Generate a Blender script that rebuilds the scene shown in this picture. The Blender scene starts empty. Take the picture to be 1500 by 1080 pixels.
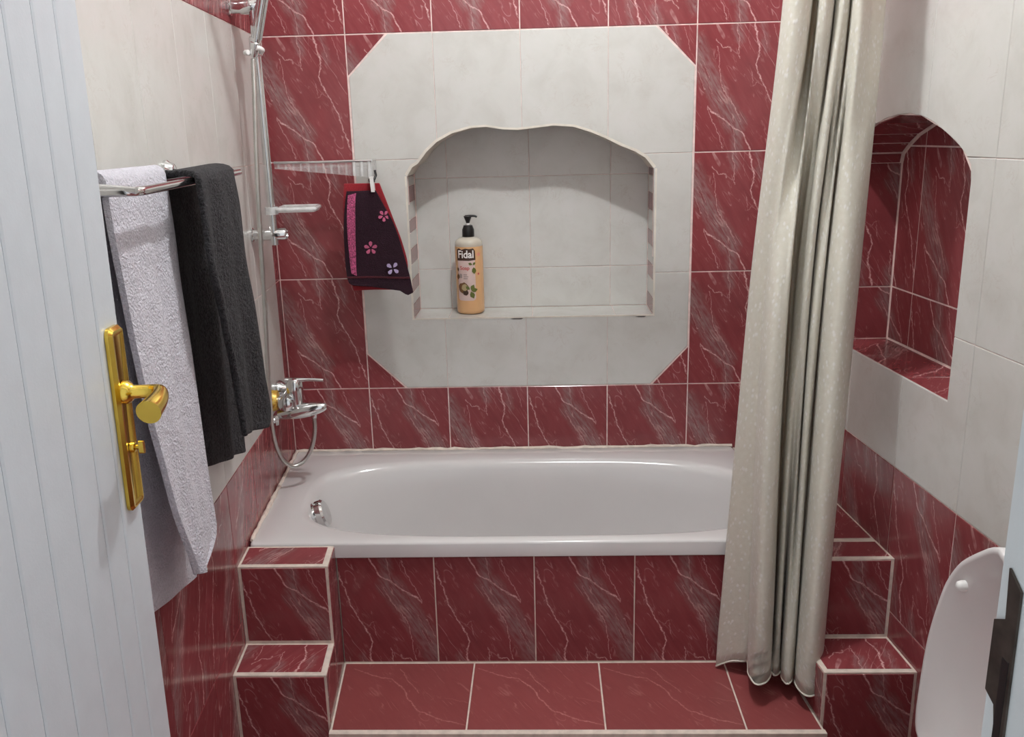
import bpy, bmesh, math, random
from mathutils import Vector, Matrix, noise
random.seed(7)
S = bpy.context.scene
COL = S.collection
# ------------------------------------------------------------------ frame of the room
# x runs along the back wall, d is the distance from the back wall towards the doorway, z is height.
# The room is a slight parallelogram: the back wall runs 5 degrees out of square (BY).
BY = -0.0887
ZF = 0.80                       # floor height offset: tile datum (z=0) lies 0.80 m above the floor
XL, XR = -0.2518, 1.2953        # left and right wall planes
TW, TH = 0.25, 0.352            # wall tile
CEIL = 2.16
DF = 2.26                       # inner face of doorway wall
def V(x, d, z): return Vector((x, BY*x - d, z + ZF))

# ------------------------------------------------------------------ camera
cam = bpy.data.cameras.new('camera'); co = bpy.data.objects.new('camera', cam); COL.objects.link(co)
pitch, yaw, roll, fpx = 0.2603, 0.0509, -0.0256, 1289.6
Fw = Vector((math.sin(yaw)*math.cos(pitch), math.cos(yaw)*math.cos(pitch), -math.sin(pitch)))
X0 = Vector((math.cos(yaw), -math.sin(yaw), 0)); U0 = X0.cross(Fw)
Xc = X0*math.cos(roll) + U0*math.sin(roll); Uc = -X0*math.sin(roll) + U0*math.cos(roll)
M = Matrix((Xc, Uc, -Fw)).transposed().to_4x4(); M.translation = Vector((0.3175, -2.7053, 0.7688 + ZF))
co.matrix_world = M
cam.sensor_fit = 'HORIZONTAL'; cam.sensor_width = 36; cam.lens = fpx/1500*36; cam.clip_start = 0.02
S.camera = co
# ------------------------------------------------------------------ light and exposure
S.view_settings.view_transform = 'Standard'; S.view_settings.look = 'None'
S.view_settings.exposure = 0.0; S.view_settings.gamma = 1.0; S.view_settings.use_curve_mapping = False
w = bpy.data.worlds.new('hall_light'); S.world = w; w.use_nodes = True
bg = w.node_tree.nodes['Background']; bg.inputs[0].default_value = (0.92, 0.96, 1.0, 1); bg.inputs[1].default_value = 0.85
ld = bpy.data.lights.new('ceiling_bulb_light', 'POINT'); ld.energy = 53; ld.color = (0.955, 0.985, 1.0); ld.shadow_soft_size = 0.032
lo = bpy.data.objects.new('ceiling_bulb_light', ld); COL.objects.link(lo); lo.location = V(0.58, 1.07, 2.02)

# ------------------------------------------------------------------ object helpers
def obj(name, me, mat=None, parent=None, loc=None):
    o = bpy.data.objects.new(name, me); COL.objects.link(o)
    if mat is not None and me is not None and not me.materials: me.materials.append(mat)
    if parent is not None: o.parent = parent
    if loc is not None: o.location = loc
    return o
def tag(o, label, cat, group=None):
    o['label'] = label; o['category'] = cat
    if group: o['group'] = group
    return o
def thing(name, label, cat, loc, group=None):
    return tag(obj(name, None, loc=loc), label, cat, group)
def wpos(o):
    p = Vector(o.location)
    while o.parent: o = o.parent; p += o.location
    return p
def mesh(verts, faces, smooth=False, uvs=None):
    me = bpy.data.meshes.new('m'); me.from_pydata([tuple(v) for v in verts], [], faces)
    bm = bmesh.new(); bm.from_mesh(me); bmesh.ops.recalc_face_normals(bm, faces=bm.faces); bm.to_mesh(me); bm.free()
    if uvs:
        l = me.uv_layers.new(name='uv')
        for lp in me.loops: l.data[lp.index].uv = uvs[lp.vertex_index]
    if smooth:
        me.polygons.foreach_set('use_smooth', [True]*len(me.polygons))
    me.update(); return me
def put(name, verts, faces, mat, parent=None, origin=None, smooth=False, uvs=None, kind=None):
    """world-space verts -> object; child origins are relative to the parent, roots get an origin"""
    verts = [Vector(v) for v in verts]
    if parent is not None:
        base = wpos(parent)
        c = sum(verts, Vector())/len(verts) if origin is None else origin
        o = obj(name, mesh([v - c for v in verts], faces, smooth, uvs), mat, parent, c - base)
    else:
        c = origin if origin is not None else Vector((sum(v.x for v in verts)/len(verts), sum(v.y for v in verts)/len(verts), min(v.z for v in verts)))
        o = obj(name, mesh([v - c for v in verts], faces, smooth, uvs), mat, None, c)
    if kind: o['kind'] = kind
    return o
def shade(o, ang=40):
    me = o.data
    bm = bmesh.new(); bm.from_mesh(me)
    for e in bm.edges:
        if len(e.link_faces) == 2 and e.calc_face_angle(0) > math.radians(ang): e.smooth = False
    for f in bm.faces: f.smooth = True
    bm.to_mesh(me); bm.free(); return o
class MB:
    def __init__(s): s.v = []; s.f = []
    def add(s, v, f):
        b = len(s.v); s.v += [Vector(p) for p in v]; s.f += [tuple(i + b for i in q) for q in f]; return s
    def prism(s, poly, mp, w0, w1):
        n = len(poly)
        v = [mp(a, b, w0) for a, b in poly] + [mp(a, b, w1) for a, b in poly]
        f = [tuple(range(n))[::-1], tuple(range(n, 2*n))] + [(i, (i+1) % n, n+(i+1) % n, n+i) for i in range(n)]
        return s.add(v, f)
    def box(s, x0, x1, d0, d1, z0, z1):
        return s.prism([(x0, d0), (x1, d0), (x1, d1), (x0, d1)], lambda a, b, w: V(a, b, w), z0, z1)
    def tube(s, pts, r, n=12, cap=True, closed=False):
        pts = [Vector(p) for p in pts]; k = len(pts); rs = r if isinstance(r, (list, tuple)) else [r]*k
        v = []; up = None
        for i, p in enumerate(pts):
            t = (pts[min(i+1, k-1)] - pts[max(i-1, 0)]).normalized()
            if up is None:
                up = t.cross(Vector((0, 0, 1)) if abs(t.z) < .9 else Vector((1, 0, 0))).normalized()
            else:
                up = (up - t*up.dot(t)).normalized()
            bn = t.cross(up)
            v += [p + (up*math.cos(2*math.pi*j/n) + bn*math.sin(2*math.pi*j/n))*rs[i] for j in range(n)]
        f = [(i*n+j, i*n+(j+1) % n, (i+1)*n+(j+1) % n, (i+1)*n+j) for i in range(k-1) for j in range(n)]
        if cap: f += [tuple(range(n))[::-1], tuple(range((k-1)*n, k*n))]
        return s.add(v, f)
    def lathe(s, o, axis, prof, n=20):
        a = Vector(axis).normalized()
        return s.tube([Vector(o) + a*h for h, r in prof], [max(r, 1e-4) for h, r in prof], n) if False else s._lathe(Vector(o), a, prof, n)
    def _lathe(s, o, a, prof, n):
        u = a.cross(Vector((0, 0, 1)) if abs(a.z) < .9 else Vector((1, 0, 0))).normalized(); b = a.cross(u)
        v = [o + a*h + (u*math.cos(2*math.pi*j/n) + b*math.sin(2*math.pi*j/n))*max(r, 1e-4) for h, r in prof for j in range(n)]
        k = len(prof)
        f = [(i*n+j, i*n+(j+1) % n, (i+1)*n+(j+1) % n, (i+1)*n+j) for i in range(k-1) for j in range(n)]
        f += [tuple(range(n))[::-1], tuple(range((k-1)*n, k*n))]
        return s.add(v, f)
    def build(s, name, mat, parent=None, smooth=None, origin=None, kind=None):
        o = put(name, s.v, s.f, mat, parent, origin, kind=kind)
        if smooth: shade(o, smooth)
        return o
def smooth_path(pts, sub=6):
    pts = [Vector(p) for p in pts]; out = []
    for i in range(len(pts)-1):
        p0 = pts[max(i-1, 0)]; p1 = pts[i]; p2 = pts[i+1]; p3 = pts[min(i+2, len(pts)-1)]
        for k in range(sub):
            t = k/sub
            out.append(.5*((2*p1) + (p2-p0)*t + (2*p0-5*p1+4*p2-p3)*t*t + (3*p1-p0-3*p2+p3)*t**3))
    out.append(pts[-1]); return out

# ------------------------------------------------------------------ materials
def newmat(name):
    m = bpy.data.materials.new(name); m.use_nodes = True
    nt = m.node_tree; return m, nt, nt.nodes['Principled BSDF']
def N(nt, t, **kw):
    n = nt.nodes.new(t)
    for k, v in kw.items(): setattr(n, k, v)
    return n
def noise_node(nt, scale, detail=3, rough=.55, dist=0, vec=None):
    n = N(nt, 'ShaderNodeTexNoise'); n.inputs['Scale'].default_value = scale; n.inputs['Detail'].default_value = detail
    n.inputs['Roughness'].default_value = rough; n.inputs['Distortion'].default_value = dist
    if vec is not None: nt.links.new(vec, n.inputs['Vector'])
    return n
def ramp(nt, fac, stops):
    r = N(nt, 'ShaderNodeValToRGB'); e = r.color_ramp.elements
    while len(e) < len(stops): e.new(.5)
    for el, (p, c) in zip(e, stops): el.position = p; el.color = (*c, 1) if len(c) == 3 else c
    nt.links.new(fac, r.inputs[0]); return r
def mix(nt, fac, a, b, mode='MIX'):
    m = N(nt, 'ShaderNodeMix', data_type='RGBA', blend_type=mode)
    for sock, v in ((m.inputs[0], fac), (m.inputs[6], a), (m.inputs[7], b)):
        if hasattr(v, 'node'): nt.links.new(v, sock)
        else: sock.default_value = v if not isinstance(v, tuple) else ((*v, 1) if len(v) == 3 else v)
    return m.outputs[2]
def mth(nt, op, a, b=0.0, c=None):
    m = N(nt, 'ShaderNodeMath', operation=op)
    for s, v in zip(m.inputs, (a, b, c)):
        if v is None: continue
        if hasattr(v, 'node'): nt.links.new(v, s)
        else: s.default_value = v
    return m.outputs[0]
def bump(nt, bs, h, strength=.2, dist=.002):
    b = N(nt, 'ShaderNodeBump'); b.inputs['Strength'].default_value = strength; b.inputs['Distance'].default_value = dist
    nt.links.new(h, b.inputs['Height']); nt.links.new(b.outputs[0], bs.inputs['Normal'])
def plain(name, col, rough=.5, metal=0, var=.06, scale=30, bmp=0, bscale=200, coat=0, sheen=0, trans=0, ior=1.45):
    m, nt, bs = newmat(name)
    tc = N(nt, 'ShaderNodeTexCoord').outputs['Object']
    n = noise_node(nt, scale, 3, vec=tc)
    dk = tuple(c*(1-var) for c in col); lt = tuple(min(1, c*(1+var)) for c in col)
    nt.links.new(ramp(nt, n.outputs[0], [(.3, dk), (.7, lt)]).outputs[0], bs.inputs['Base Color'])
    bs.inputs['Roughness'].default_value = rough; bs.inputs['Metallic'].default_value = metal
    bs.inputs['Coat Weight'].default_value = coat; bs.inputs['Sheen Weight'].default_value = sheen
    bs.inputs['Transmission Weight'].default_value = trans; bs.inputs['IOR'].default_value = ior
    if bmp:
        bump(nt, bs, noise_node(nt, bscale, 4, vec=tc).outputs[0], bmp, .002)
    return m

def seg_group():
    g = bpy.data.node_groups.new('vein_segment', 'ShaderNodeTree')
    it = g.interface
    for nme, t in (('P', 'NodeSocketVector'), ('A', 'NodeSocketVector'), ('BA', 'NodeSocketVector'), ('InvL2', 'NodeSocketFloat'), ('InvW', 'NodeSocketFloat')):
        it.new_socket(nme, in_out='INPUT', socket_type=t)
    it.new_socket('Mask', in_out='OUTPUT', socket_type='NodeSocketFloat')
    gi = g.nodes.new('NodeGroupInput'); go = g.nodes.new('NodeGroupOutput'); L = g.links.new
    def vm(op): n = g.nodes.new('ShaderNodeVectorMath'); n.operation = op; return n
    pa = vm('SUBTRACT'); L(gi.outputs['P'], pa.inputs[0]); L(gi.outputs['A'], pa.inputs[1])
    dt = vm('DOT_PRODUCT'); L(pa.outputs[0], dt.inputs[0]); L(gi.outputs['BA'], dt.inputs[1])
    h = g.nodes.new('ShaderNodeMath'); h.operation = 'MULTIPLY'; h.use_clamp = True; L(dt.outputs['Value'], h.inputs[0]); L(gi.outputs['InvL2'], h.inputs[1])
    sc = vm('SCALE'); L(gi.outputs['BA'], sc.inputs[0]); L(h.outputs[0], sc.inputs['Scale'])
    ds = vm('DISTANCE'); L(pa.outputs[0], ds.inputs[0]); L(sc.outputs[0], ds.inputs[1])
    k = g.nodes.new('ShaderNodeMath'); k.operation = 'MULTIPLY'; L(ds.outputs['Value'], k.inputs[0]); L(gi.outputs['InvW'], k.inputs[1])
    o = g.nodes.new('ShaderNodeMath'); o.operation = 'SUBTRACT'; o.use_clamp = True; o.inputs[0].default_value = 1; L(k.outputs[0], o.inputs[1])
    L(o.outputs[0], go.inputs[0]); return g
SEG = seg_group()
def veins(nt, P, lines, asp):
    """lines: (width, strength, [(u, v), ...]) in tile units, v downwards; returns a mask socket"""
    acc = None
    for wd, st, pts in lines:
        for (u0, v0), (u1, v1) in zip(pts, pts[1:]):
            a = (u0*asp[0], (1-v0)*asp[1], 0); b = (u1*asp[0], (1-v1)*asp[1], 0)
            ba = (b[0]-a[0], b[1]-a[1], 0)
            g = nt.nodes.new('ShaderNodeGroup'); g.node_tree = SEG
            nt.links.new(P, g.inputs['P']); g.inputs['A'].default_value = a; g.inputs['BA'].default_value = ba
            g.inputs['InvL2'].default_value = 1/max(1e-9, ba[0]**2+ba[1]**2); g.inputs['InvW'].default_value = 1/wd
            s = g.outputs[0]
            if st != 1: s = mth(nt, 'MULTIPLY', s, st)
            acc = s if acc is None else mth(nt, 'MAXIMUM', acc, s)
    return acc
def marble(name, base, vein, asp, lines, band=None, rough=.16, hatch=.7, rosy=None):
    m, nt, bs = newmat(name)
    uv = N(nt, 'ShaderNodeTexCoord').outputs['UV']
    mp = N(nt, 'ShaderNodeVectorMath', operation='MULTIPLY'); nt.links.new(uv, mp.inputs[0]); mp.inputs[1].default_value = (asp[0], asp[1], 1)
    P0 = mp.outputs[0]
    nz = noise_node(nt, 28, 4, .7, vec=P0)
    sub = N(nt, 'ShaderNodeVectorMath', operation='SUBTRACT'); nt.links.new(nz.outputs['Color'], sub.inputs[0]); sub.inputs[1].default_value = (.5, .5, .5)
    sc = N(nt, 'ShaderNodeVectorMath', operation='SCALE'); nt.links.new(sub.outputs[0], sc.inputs[0]); sc.inputs['Scale'].default_value = .022
    ad = N(nt, 'ShaderNodeVectorMath', operation='ADD'); nt.links.new(P0, ad.inputs[0]); nt.links.new(sc.outputs[0], ad.inputs[1])
    fl = N(nt, 'ShaderNodeVectorMath', operation='MULTIPLY'); nt.links.new(ad.outputs[0], fl.inputs[0]); fl.inputs[1].default_value = (1, 1, 0)
    P = fl.outputs[0]
    # diagonal hatching in the stone print
    r0 = N(nt, 'ShaderNodeMapping'); nt.links.new(P0, r0.inputs['Vector']); r0.inputs['Rotation'].default_value = (0, 0, math.radians(-31))
    rt = N(nt, 'ShaderNodeMapping'); nt.links.new(r0.outputs[0], rt.inputs['Vector']); rt.inputs['Scale'].default_value = (2.6, .42, 1)
    h1 = noise_node(nt, 24, 5, .62, .6, rt.outputs[0])
    h2 = noise_node(nt, 60, 3, .6, .2, rt.outputs[0])
    cl = noise_node(nt, 7, 3, .5, vec=P0)
    dark = tuple(c*.62 for c in base); lite = (base[0]*1.16, base[1]*1.5+.008, base[2]*1.45+.01)
    c = ramp(nt, h1.outputs[0], [(.28, dark), (.5, base), (.74, lite)]).outputs[0]
    c = mix(nt, hatch, base, c)
    c2 = ramp(nt, cl.outputs[0], [(.3, tuple(x*.85 for x in base)), (.7, tuple(min(1, x*1.12) for x in base))]).outputs[0]
    c = mix(nt, .45, c, c2)
    if band:
        bm_ = veins(nt, P, band, asp)
        tex = ramp(nt, h2.outputs[0], [(.36, (0, 0, 0)), (.62, (1, 1, 1))]).outputs[0]
        bf = mth(nt, 'MULTIPLY', mth(nt, 'MULTIPLY', bm_, tex), .85)
        c = mix(nt, bf, c, (vein[0]*.52, vein[1]*.62, vein[2]*.62))
        c = mix(nt, mth(nt, 'MULTIPLY', bm_, .45), c, (base[0]*.75, base[1]*1.6, base[2]*1.5))
    # fine random hairlines
    rid = mth(nt, 'ABSOLUTE', mth(nt, 'SUBTRACT', noise_node(nt, 11, 2, .5, .5, rt.outputs[0]).outputs[0], .5))
    hair = ramp(nt, rid, [(0.0, (1, 1, 1)), (.016, (0, 0, 0))]).outputs[0]
    gate = ramp(nt, noise_node(nt, 16, 2, vec=P0).outputs[0], [(.5, (0, 0, 0)), (.62, (1, 1, 1))]).outputs[0]
    c = mix(nt, mth(nt, 'MULTIPLY', mth(nt, 'MULTIPLY', hair, gate), .5), c, vein)
    rid2 = mth(nt, 'ABSOLUTE', mth(nt, 'SUBTRACT', noise_node(nt, 26, 2, .5, .4, rt.outputs[0]).outputs[0], .5))
    hair2 = ramp(nt, rid2, [(0.0, (1, 1, 1)), (.02, (0, 0, 0))]).outputs[0]
    gate2 = ramp(nt, noise_node(nt, 21, 2, vec=P0).outputs[0], [(.52, (0, 0, 0)), (.66, (1, 1, 1))]).outputs[0]
    c = mix(nt, mth(nt, 'MULTIPLY', mth(nt, 'MULTIPLY', hair2, gate2), .3), c, vein)
    vm_ = veins(nt, P, lines, asp)
    wob = ramp(nt, noise_node(nt, 70, 3, .6, vec=P0).outputs[0], [(.30, (.22,)*3), (.58, (1, 1, 1))]).outputs[0]
    vf = mth(nt, 'MULTIPLY', ramp(nt, vm_, [(.15, (0, 0, 0)), (.8, (1, 1, 1))]).outputs[0], wob)
    c = mix(nt, mth(nt, 'MULTIPLY', vf, .88), c, vein)
    ri = N(nt, 'ShaderNodeObjectInfo').outputs['Random']
    hs = N(nt, 'ShaderNodeHueSaturation'); nt.links.new(c, hs.inputs['Color']); nt.links.new(mth(nt, 'MULTIPLY_ADD', ri, .10, .95), hs.inputs['Value'])
    nt.links.new(hs.outputs[0], bs.inputs['Base Color'])
    bs.inputs['Roughness'].default_value = rough
    bump(nt, bs, h1.outputs[0], .03, .001)
    return m
PB = [(.0030, .95, [(.63, -.02), (.67, .10), (.713, .22), (.67, .32), (.706, .39), (.80, .50), (.855, .61), (.93, .77), (.97, .88)]),
      (.0026, .75, [(.22, .12), (.30, .18), (.37, .19), (.385, .215)]),
      (.0022, .7, [(.43, -.02), (.47, .10), (.475, .2), (.49, .27)]),
      (.0021, .7, [(.225, .17), (.255, .29), (.28, .43), (.32, .51), (.41, .60), (.50, .71)]),
      (.0032, .95, [(.14, .64), (.25, .70), (.36, .765), (.445, .82), (.54, .85), (.59, .91), (.66, 1.02)]),
      (.0021, .65, [(.14, .65), (.20, .74), (.28, .85), (.32, .97)]),
      (.0022, .55, [(.445, .83), (.47, .92), (.475, 1.02)]),
      (.0020, .6, [(.62, .38), (.66, .44)]), (.0020, .5, [(.72, .05), (.77, .13), (.79, .2)]), (.0018, .45, [(.80, .50), (.70, .46), (.64, .49)]),
      (.0018, .55, [(.02, .36), (.10, .50)]), (.0018, .5, [(.03, .22), (.16, .42)]), (.0017, .5, [(.86, .02), (.93, .2)]), (.0016, .5, [(.05, .30), (.2, .55)]),
      (.0016, .4, [(.36, .52), (.52, .77)]), (.0016, .35, [(.60, .0), (.57, .12), (.6, .2)]), (.0016, .4, [(.26, .84), (.34, .9), (.33, .98)])]
PBAND = [(.040, 1, [(-.02, .15), (.10, .36), (.23, .50), (.36, .68), (.46, .78)]), (.022, .8, [(.47, .82), (.50, 1.02)]), (.020, .7, [(.44, .0), (.48, .12)]), (.016, .5, [(.74, .02), (.78, .2)])]
RED = (.252, .051, .057); VEIN = (.74, .45, .43)
M_RED = marble('red_marble_tile', RED, VEIN, (TW, TH), PB, PBAND)
FLV = [(.0032, .8, [(.04, .10), (.20, .2), (.36, .26), (.48, .42), (.53, .57), (.62, .72), (.78, .84), (1.0, .94)]), (.0028, .7, [(.41, .10), (.50, .3), (.60, .48)]), (.003, .4, [(.8, .55), (1.0, .62)])]
M_FLOOR = marble('rosy_floor_tile', (.265, .062, .062), (.54, .25, .23), (.315, .28), FLV, None, .3, .35)

def beige_mat():
    m, nt, bs = newmat('beige_glazed_tile')
    tc = N(nt, 'ShaderNodeTexCoord').outputs['Object']; ri = N(nt, 'ShaderNodeObjectInfo').outputs['Random']
    of = N(nt, 'ShaderNodeVectorMath', operation='ADD'); nt.links.new(tc, of.inputs[0])
    cb = N(nt, 'ShaderNodeCombineXYZ'); nt.links.new(mth(nt, 'MULTIPLY', ri, 9), cb.inputs[0]); nt.links.new(cb.outputs[0], of.inputs[1])
    P = of.outputs[0]
    n1 = noise_node(nt, 9, 4, .6, .4, P); n2 = noise_node(nt, 22, 4, .65, 1.2, P)
    c = ramp(nt, n1.outputs[0], [(.3, (.56, .545, .51)), (.52, (.61, .60, .567)), (.72, (.635, .62, .595))]).outputs[0]
    rid = mth(nt, 'ABSOLUTE', mth(nt, 'SUBTRACT', n2.outputs[0], .5))
    v = ramp(nt, rid, [(0, (1, 1, 1)), (.03, (0, 0, 0))]).outputs[0]
    gate = ramp(nt, noise_node(nt, 12, 2, vec=P).outputs[0], [(.5, (0, 0, 0)), (.65, (1, 1, 1))]).outputs[0]
    c = mix(nt, mth(nt, 'MULTIPLY', mth(nt, 'MULTIPLY', v, gate), .35), c, (.48, .42, .37))
    nt.links.new(c, bs.inputs['Base Color']); bs.inputs['Roughness'].default_value = .22
    bump(nt, bs, noise_node(nt, 6, 1, vec=P).outputs[0], .05, .004)
    return m
M_BEIGE = beige_mat()
M_GROUT = plain('pink_grout', (.78, .62, .58), .8, var=.18, scale=40, bmp=.3, bscale=150)
M_CREAM = plain('cream_edging', (.72, .62, .54), .6, var=.14, scale=45, bmp=.3, bscale=120)
M_SILL = plain('cream_render', (.70, .65, .57), .6, var=.12, scale=25, bmp=.3, bscale=90)
M_CHROME = plain('chrome', (.72, .72, .72), .12, 1, var=.05)
M_BRASS = plain('brass', (.78, .55, .10), .2, 1, var=.08)
M_STEEL = plain('dark_strike_metal', (.075, .06, .05), .45, .6, var=.4, scale=60)
M_TUB = plain('white_enamel', (.685, .66, .655), .14, var=.015, scale=6, coat=.3)
M_WHITEP = plain('white_plastic', (.80, .78, .76), .3, var=.03)
M_LID = plain('toilet_plastic', (.72, .69, .68), .28, var=.02, scale=6)
M_BLACK = plain('black_plastic', (.012, .011, .011), .35, var=.2)
M_DOOR = plain('white_door_paint', (.60, .64, .68), .38, var=.03, scale=20, bmp=.12, bscale=260)
M_JAMB = plain('white_frame_paint', (.64, .68, .69), .4, var=.03, scale=20, bmp=.08, bscale=200)
M_PLASTER = plain('ceiling_paint', (.72, .71, .69), .8, var=.02)
M_HALL = plain('hall_wall_paint', (.70, .70, .69), .8, var=.02)

# ------------------------------------------------------------------ tile builder
def inset(poly, k):
    n = len(poly); out = []
    ar = sum(poly[i][0]*poly[(i+1) % n][1]-poly[(i+1) % n][0]*poly[i][1] for i in range(n))
    sg = 1 if ar > 0 else -1
    for i in range(n):
        p0, p1, p2 = poly[i-1], poly[i], poly[(i+1) % n]
        e1 = Vector((p1[0]-p0[0], p1[1]-p0[1])).normalized(); e2 = Vector((p2[0]-p1[0], p2[1]-p1[1])).normalized()
        n1 = Vector((-e1.y, e1.x))*sg; n2 = Vector((-e2.y, e2.x))*sg
        b = (n1+n2); q = max(.35, b.length/2); b = b.normalized()
        out.append((p1[0]+b.x*k/q, p1[1]+b.y*k/q))
    return out
def clip(poly, u0, v0, u1, v1):
    def cut(pl, f, ip):
        out = []
        for i in range(len(pl)):
            a, b = pl[i-1], pl[i]; fa, fb = f(a), f(b)
            if fb >= 0:
                if fa < 0: out.append(ip(a, b, fa, fb))
                out.append(b)
            elif fa >= 0: out.append(ip(a, b, fa, fb))
        return out
    ip = lambda a, b, fa, fb: (a[0]+(b[0]-a[0])*fa/(fa-fb), a[1]+(b[1]-a[1])*fa/(fa-fb))
    for f in (lambda p: p[0]-u0, lambda p: u1-p[0], lambda p: p[1]-v0, lambda p: v1-p[1]):
        poly = cut(poly, f, ip)
        if not poly: return []
    out = []
    for p in poly:
        if not out or (abs(p[0]-out[-1][0])+abs(p[1]-out[-1][1])) > 1e-5: out.append(p)
    if len(out) > 1 and (abs(out[0][0]-out[-1][0])+abs(out[0][1]-out[-1][1])) < 1e-5: out.pop()
    go = True                                    # drop zero-width spikes left along the window border
    while go and len(out) > 3:
        go = False
        for i in range(len(out)):
            a, b, c = out[i-1], out[i], out[(i+1) % len(out)]
            e1 = (b[0]-a[0], b[1]-a[1]); e2 = (c[0]-b[0], c[1]-b[1])
            l1, l2 = math.hypot(*e1), math.hypot(*e2)
            if l1 < 1e-5 or l2 < 1e-5 or abs(e1[0]*e2[1]-e1[1]*e2[0]) < 2e-4*l1*l2:
                out.pop(i); go = True; break
    return out
def area(p): return abs(sum(p[i][0]*p[(i+1) % len(p)][1]-p[(i+1) % len(p)][0]*p[i][1] for i in range(len(p))))/2
CACHE = {}
def tile(parent, poly, mp, mat, cell, rot=False, name='tile', gap=.0017, t=.0055, proud=0.0):
    """one tile: body t thick with an eased edge; mp(u,v,w) -> world; cell = (u0,v0,u1,v1) of the whole printed tile"""
    if mat.name.startswith('beige'): gap = min(gap, .0007)
    if len(poly) < 3 or area(poly) < 2e-4: return
    p1 = inset(poly, gap); p2 = inset(p1, .0011); n = len(poly)
    c = mp(*p1[0], 0)
    vs = [mp(a, b, -t) - c for a, b in p1] + [mp(a, b, -.0009+proud) - c for a, b in p1] + [mp(a, b, proud) - c for a, b in p2]
    uvs = []
    for a, b in p1+p1+p2:
        u = (a-cell[0])/(cell[2]-cell[0]); v = (b-cell[1])/(cell[3]-cell[1])
        uvs.append((1-u, 1-v) if rot else (u, v))
    key = (mat.name, tuple(round(x, 4) for v in vs for x in v), tuple(round(x, 3) for q in uvs for x in q))
    me = CACHE.get(key)
    if me is None:
        f = [tuple(range(2*n, 3*n))]
        for k in (0, n): f += [(k+i, k+(i+1) % n, k+n+(i+1) % n, k+n+i) for i in range(n)]
        me = CACHE[key] = mesh(vs, f, False, uvs); me.materials.append(mat)
        # outward normals: flip if the front face looks the wrong way
        nrm = (mp(0, 0, 1) - mp(0, 0, 0)).normalized()
        if me.polygons[0].normal.dot(nrm) < 0: me.flip_normals()
    return obj(name, me, None, parent, c - wpos(parent))
def rect(u0, v0, u1, v1): return [(u0, v0), (u1, v0), (u1, v1), (u0, v1)]
def grid(parent, mp, us, vs, matf, region=None, cells=None, **kw):
    for i in range(len(us)-1):
        for j in range(len(vs)-1):
            m = matf(i, j)
            if m is None: continue
            mt, rot = m if isinstance(m, tuple) else (m, False)
            base = region if region else rect(us[0], vs[0], us[-1], vs[-1])
            p = clip(base, us[i], vs[j], us[i+1], vs[j+1])
            if len(p) >= 3:
                ce = cells(i, j) if cells else (us[i], vs[j], us[i]+TW, vs[j]+TH)
                tile(parent, p, mp, mt, ce, rot, **kw)

# ------------------------------------------------------------------ wall_back
bk = lambda u, v, w: V(u + BY*w, w, v)                      # u along the wall, w out into the room
ARCH = [(.157, .655), (.174, .681), (.191, .691), (.219, .725), (.25, .752), (.295, .775), (.352, .789), (.396, .791), (.441, .783), (.485, .780), (.521, .783),
        (.591, .790), (.65, .785), (.699, .769), (.739, .752), (.789, .727), (.828, .711), (.859, .692), (.884, .661)]
N0, N1, NS, ND = .155, .888, .223, .16
def halves(outer_l, outer_r, mid, top_in, bot):
    L = [p for p in ARCH if p[0] <= mid]; R = [p for p in ARCH if p[0] > mid]
    return L, R
MID = .5
Lh = [p for p in ARCH if p[0] < MID] + [(MID, .781)]; Rh = [(MID, .781)] + [p for p in ARCH if p[0] > MID]
def cee(left, x_out, z0, z1, octo=False):
    if left:
        o = [(MID, z0), (MID, NS), (N0, NS)] + Lh + [(MID, z1)]
        o += [(.122, z1), (.004, .940), (.004, .115), (.122, z0)] if octo else [(x_out, z1), (x_out, z0)]
    else:
        o = [(MID, z1)] + Rh + [(N1, NS), (MID, NS), (MID, z0)]
        o += [(.884, z0), (.996, .122), (.996, .942), (.884, z1)] if octo else [(x_out, z0), (x_out, z1)]
    return o
wb = MB()
def widen(poly, k=.0016, c=(.52, .5)):
    lim = lambda p: N0-.001 < p[0] < N1+.001 and NS-.001 < p[1] < .80
    return [(p[0]+(0 if abs(p[0]-MID) < 1e-6 else math.copysign(k, p[0]-c[0])), p[1]+math.copysign(k, p[1]-c[1])) if lim(p) else p for p in poly]
wb.prism(widen(cee(True, XL-.08, -ZF-.05, CEIL+.05)), bk, -.03, -.0016); wb.prism(widen(cee(False, XR+.08, -ZF-.05, CEIL+.05)), bk, -.03, -.0016)
# niche shell: back, sill, sides, soffit (thick, closed)
nb = -ND
wb.prism(rect(N0-.05, NS-.06, N1+.05, .86), bk, nb-.03, nb-.0016)
wb.prism(rect(N0-.05, nb-.03, N1+.05, -.0017), lambda u, v, w: V(u + BY*v, v, w), NS-.06, NS-.0015)
wall_back = wb.build('wall_back', M_GROUT, origin=V(.5, 0, -ZF), kind='structure')
ss = MB()
ss.prism(rect(nb-.01, NS-.05, -.0017, .70), lambda u, v, w: V(w + BY*u, u, v), N0-.05, N0-.0015)
ss.prism(rect(nb-.01, NS-.05, -.0017, .70), lambda u, v, w: V(w + BY*u, u, v), N1+.0015, N1+.05)
arc = ARCH
outer = [(u + (u-.52)*.10, v+.05) for u, v in arc]
lip = [(u + (u-.52)*.018, v+.0060) for u, v in arc]
for i in range(len(arc)-1):
    ss.prism([arc[i], arc[i+1], outer[i+1], outer[i]], bk, nb-.01, -.0018)
    ss.prism([arc[i], arc[i+1], lip[i+1], lip[i]], bk, -.002, .0008)
for a, b, c_, d_ in ((N0-.0055, NS-.004, N0, .655), (N1, NS-.004, N1+.0055, .661), (N0, NS-.004, N1, NS)):
    ss.prism(rect(a, b, c_, d_), bk, -.002, .0010)
sof = ss.build('soffit', M_SILL, wall_back)
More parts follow.
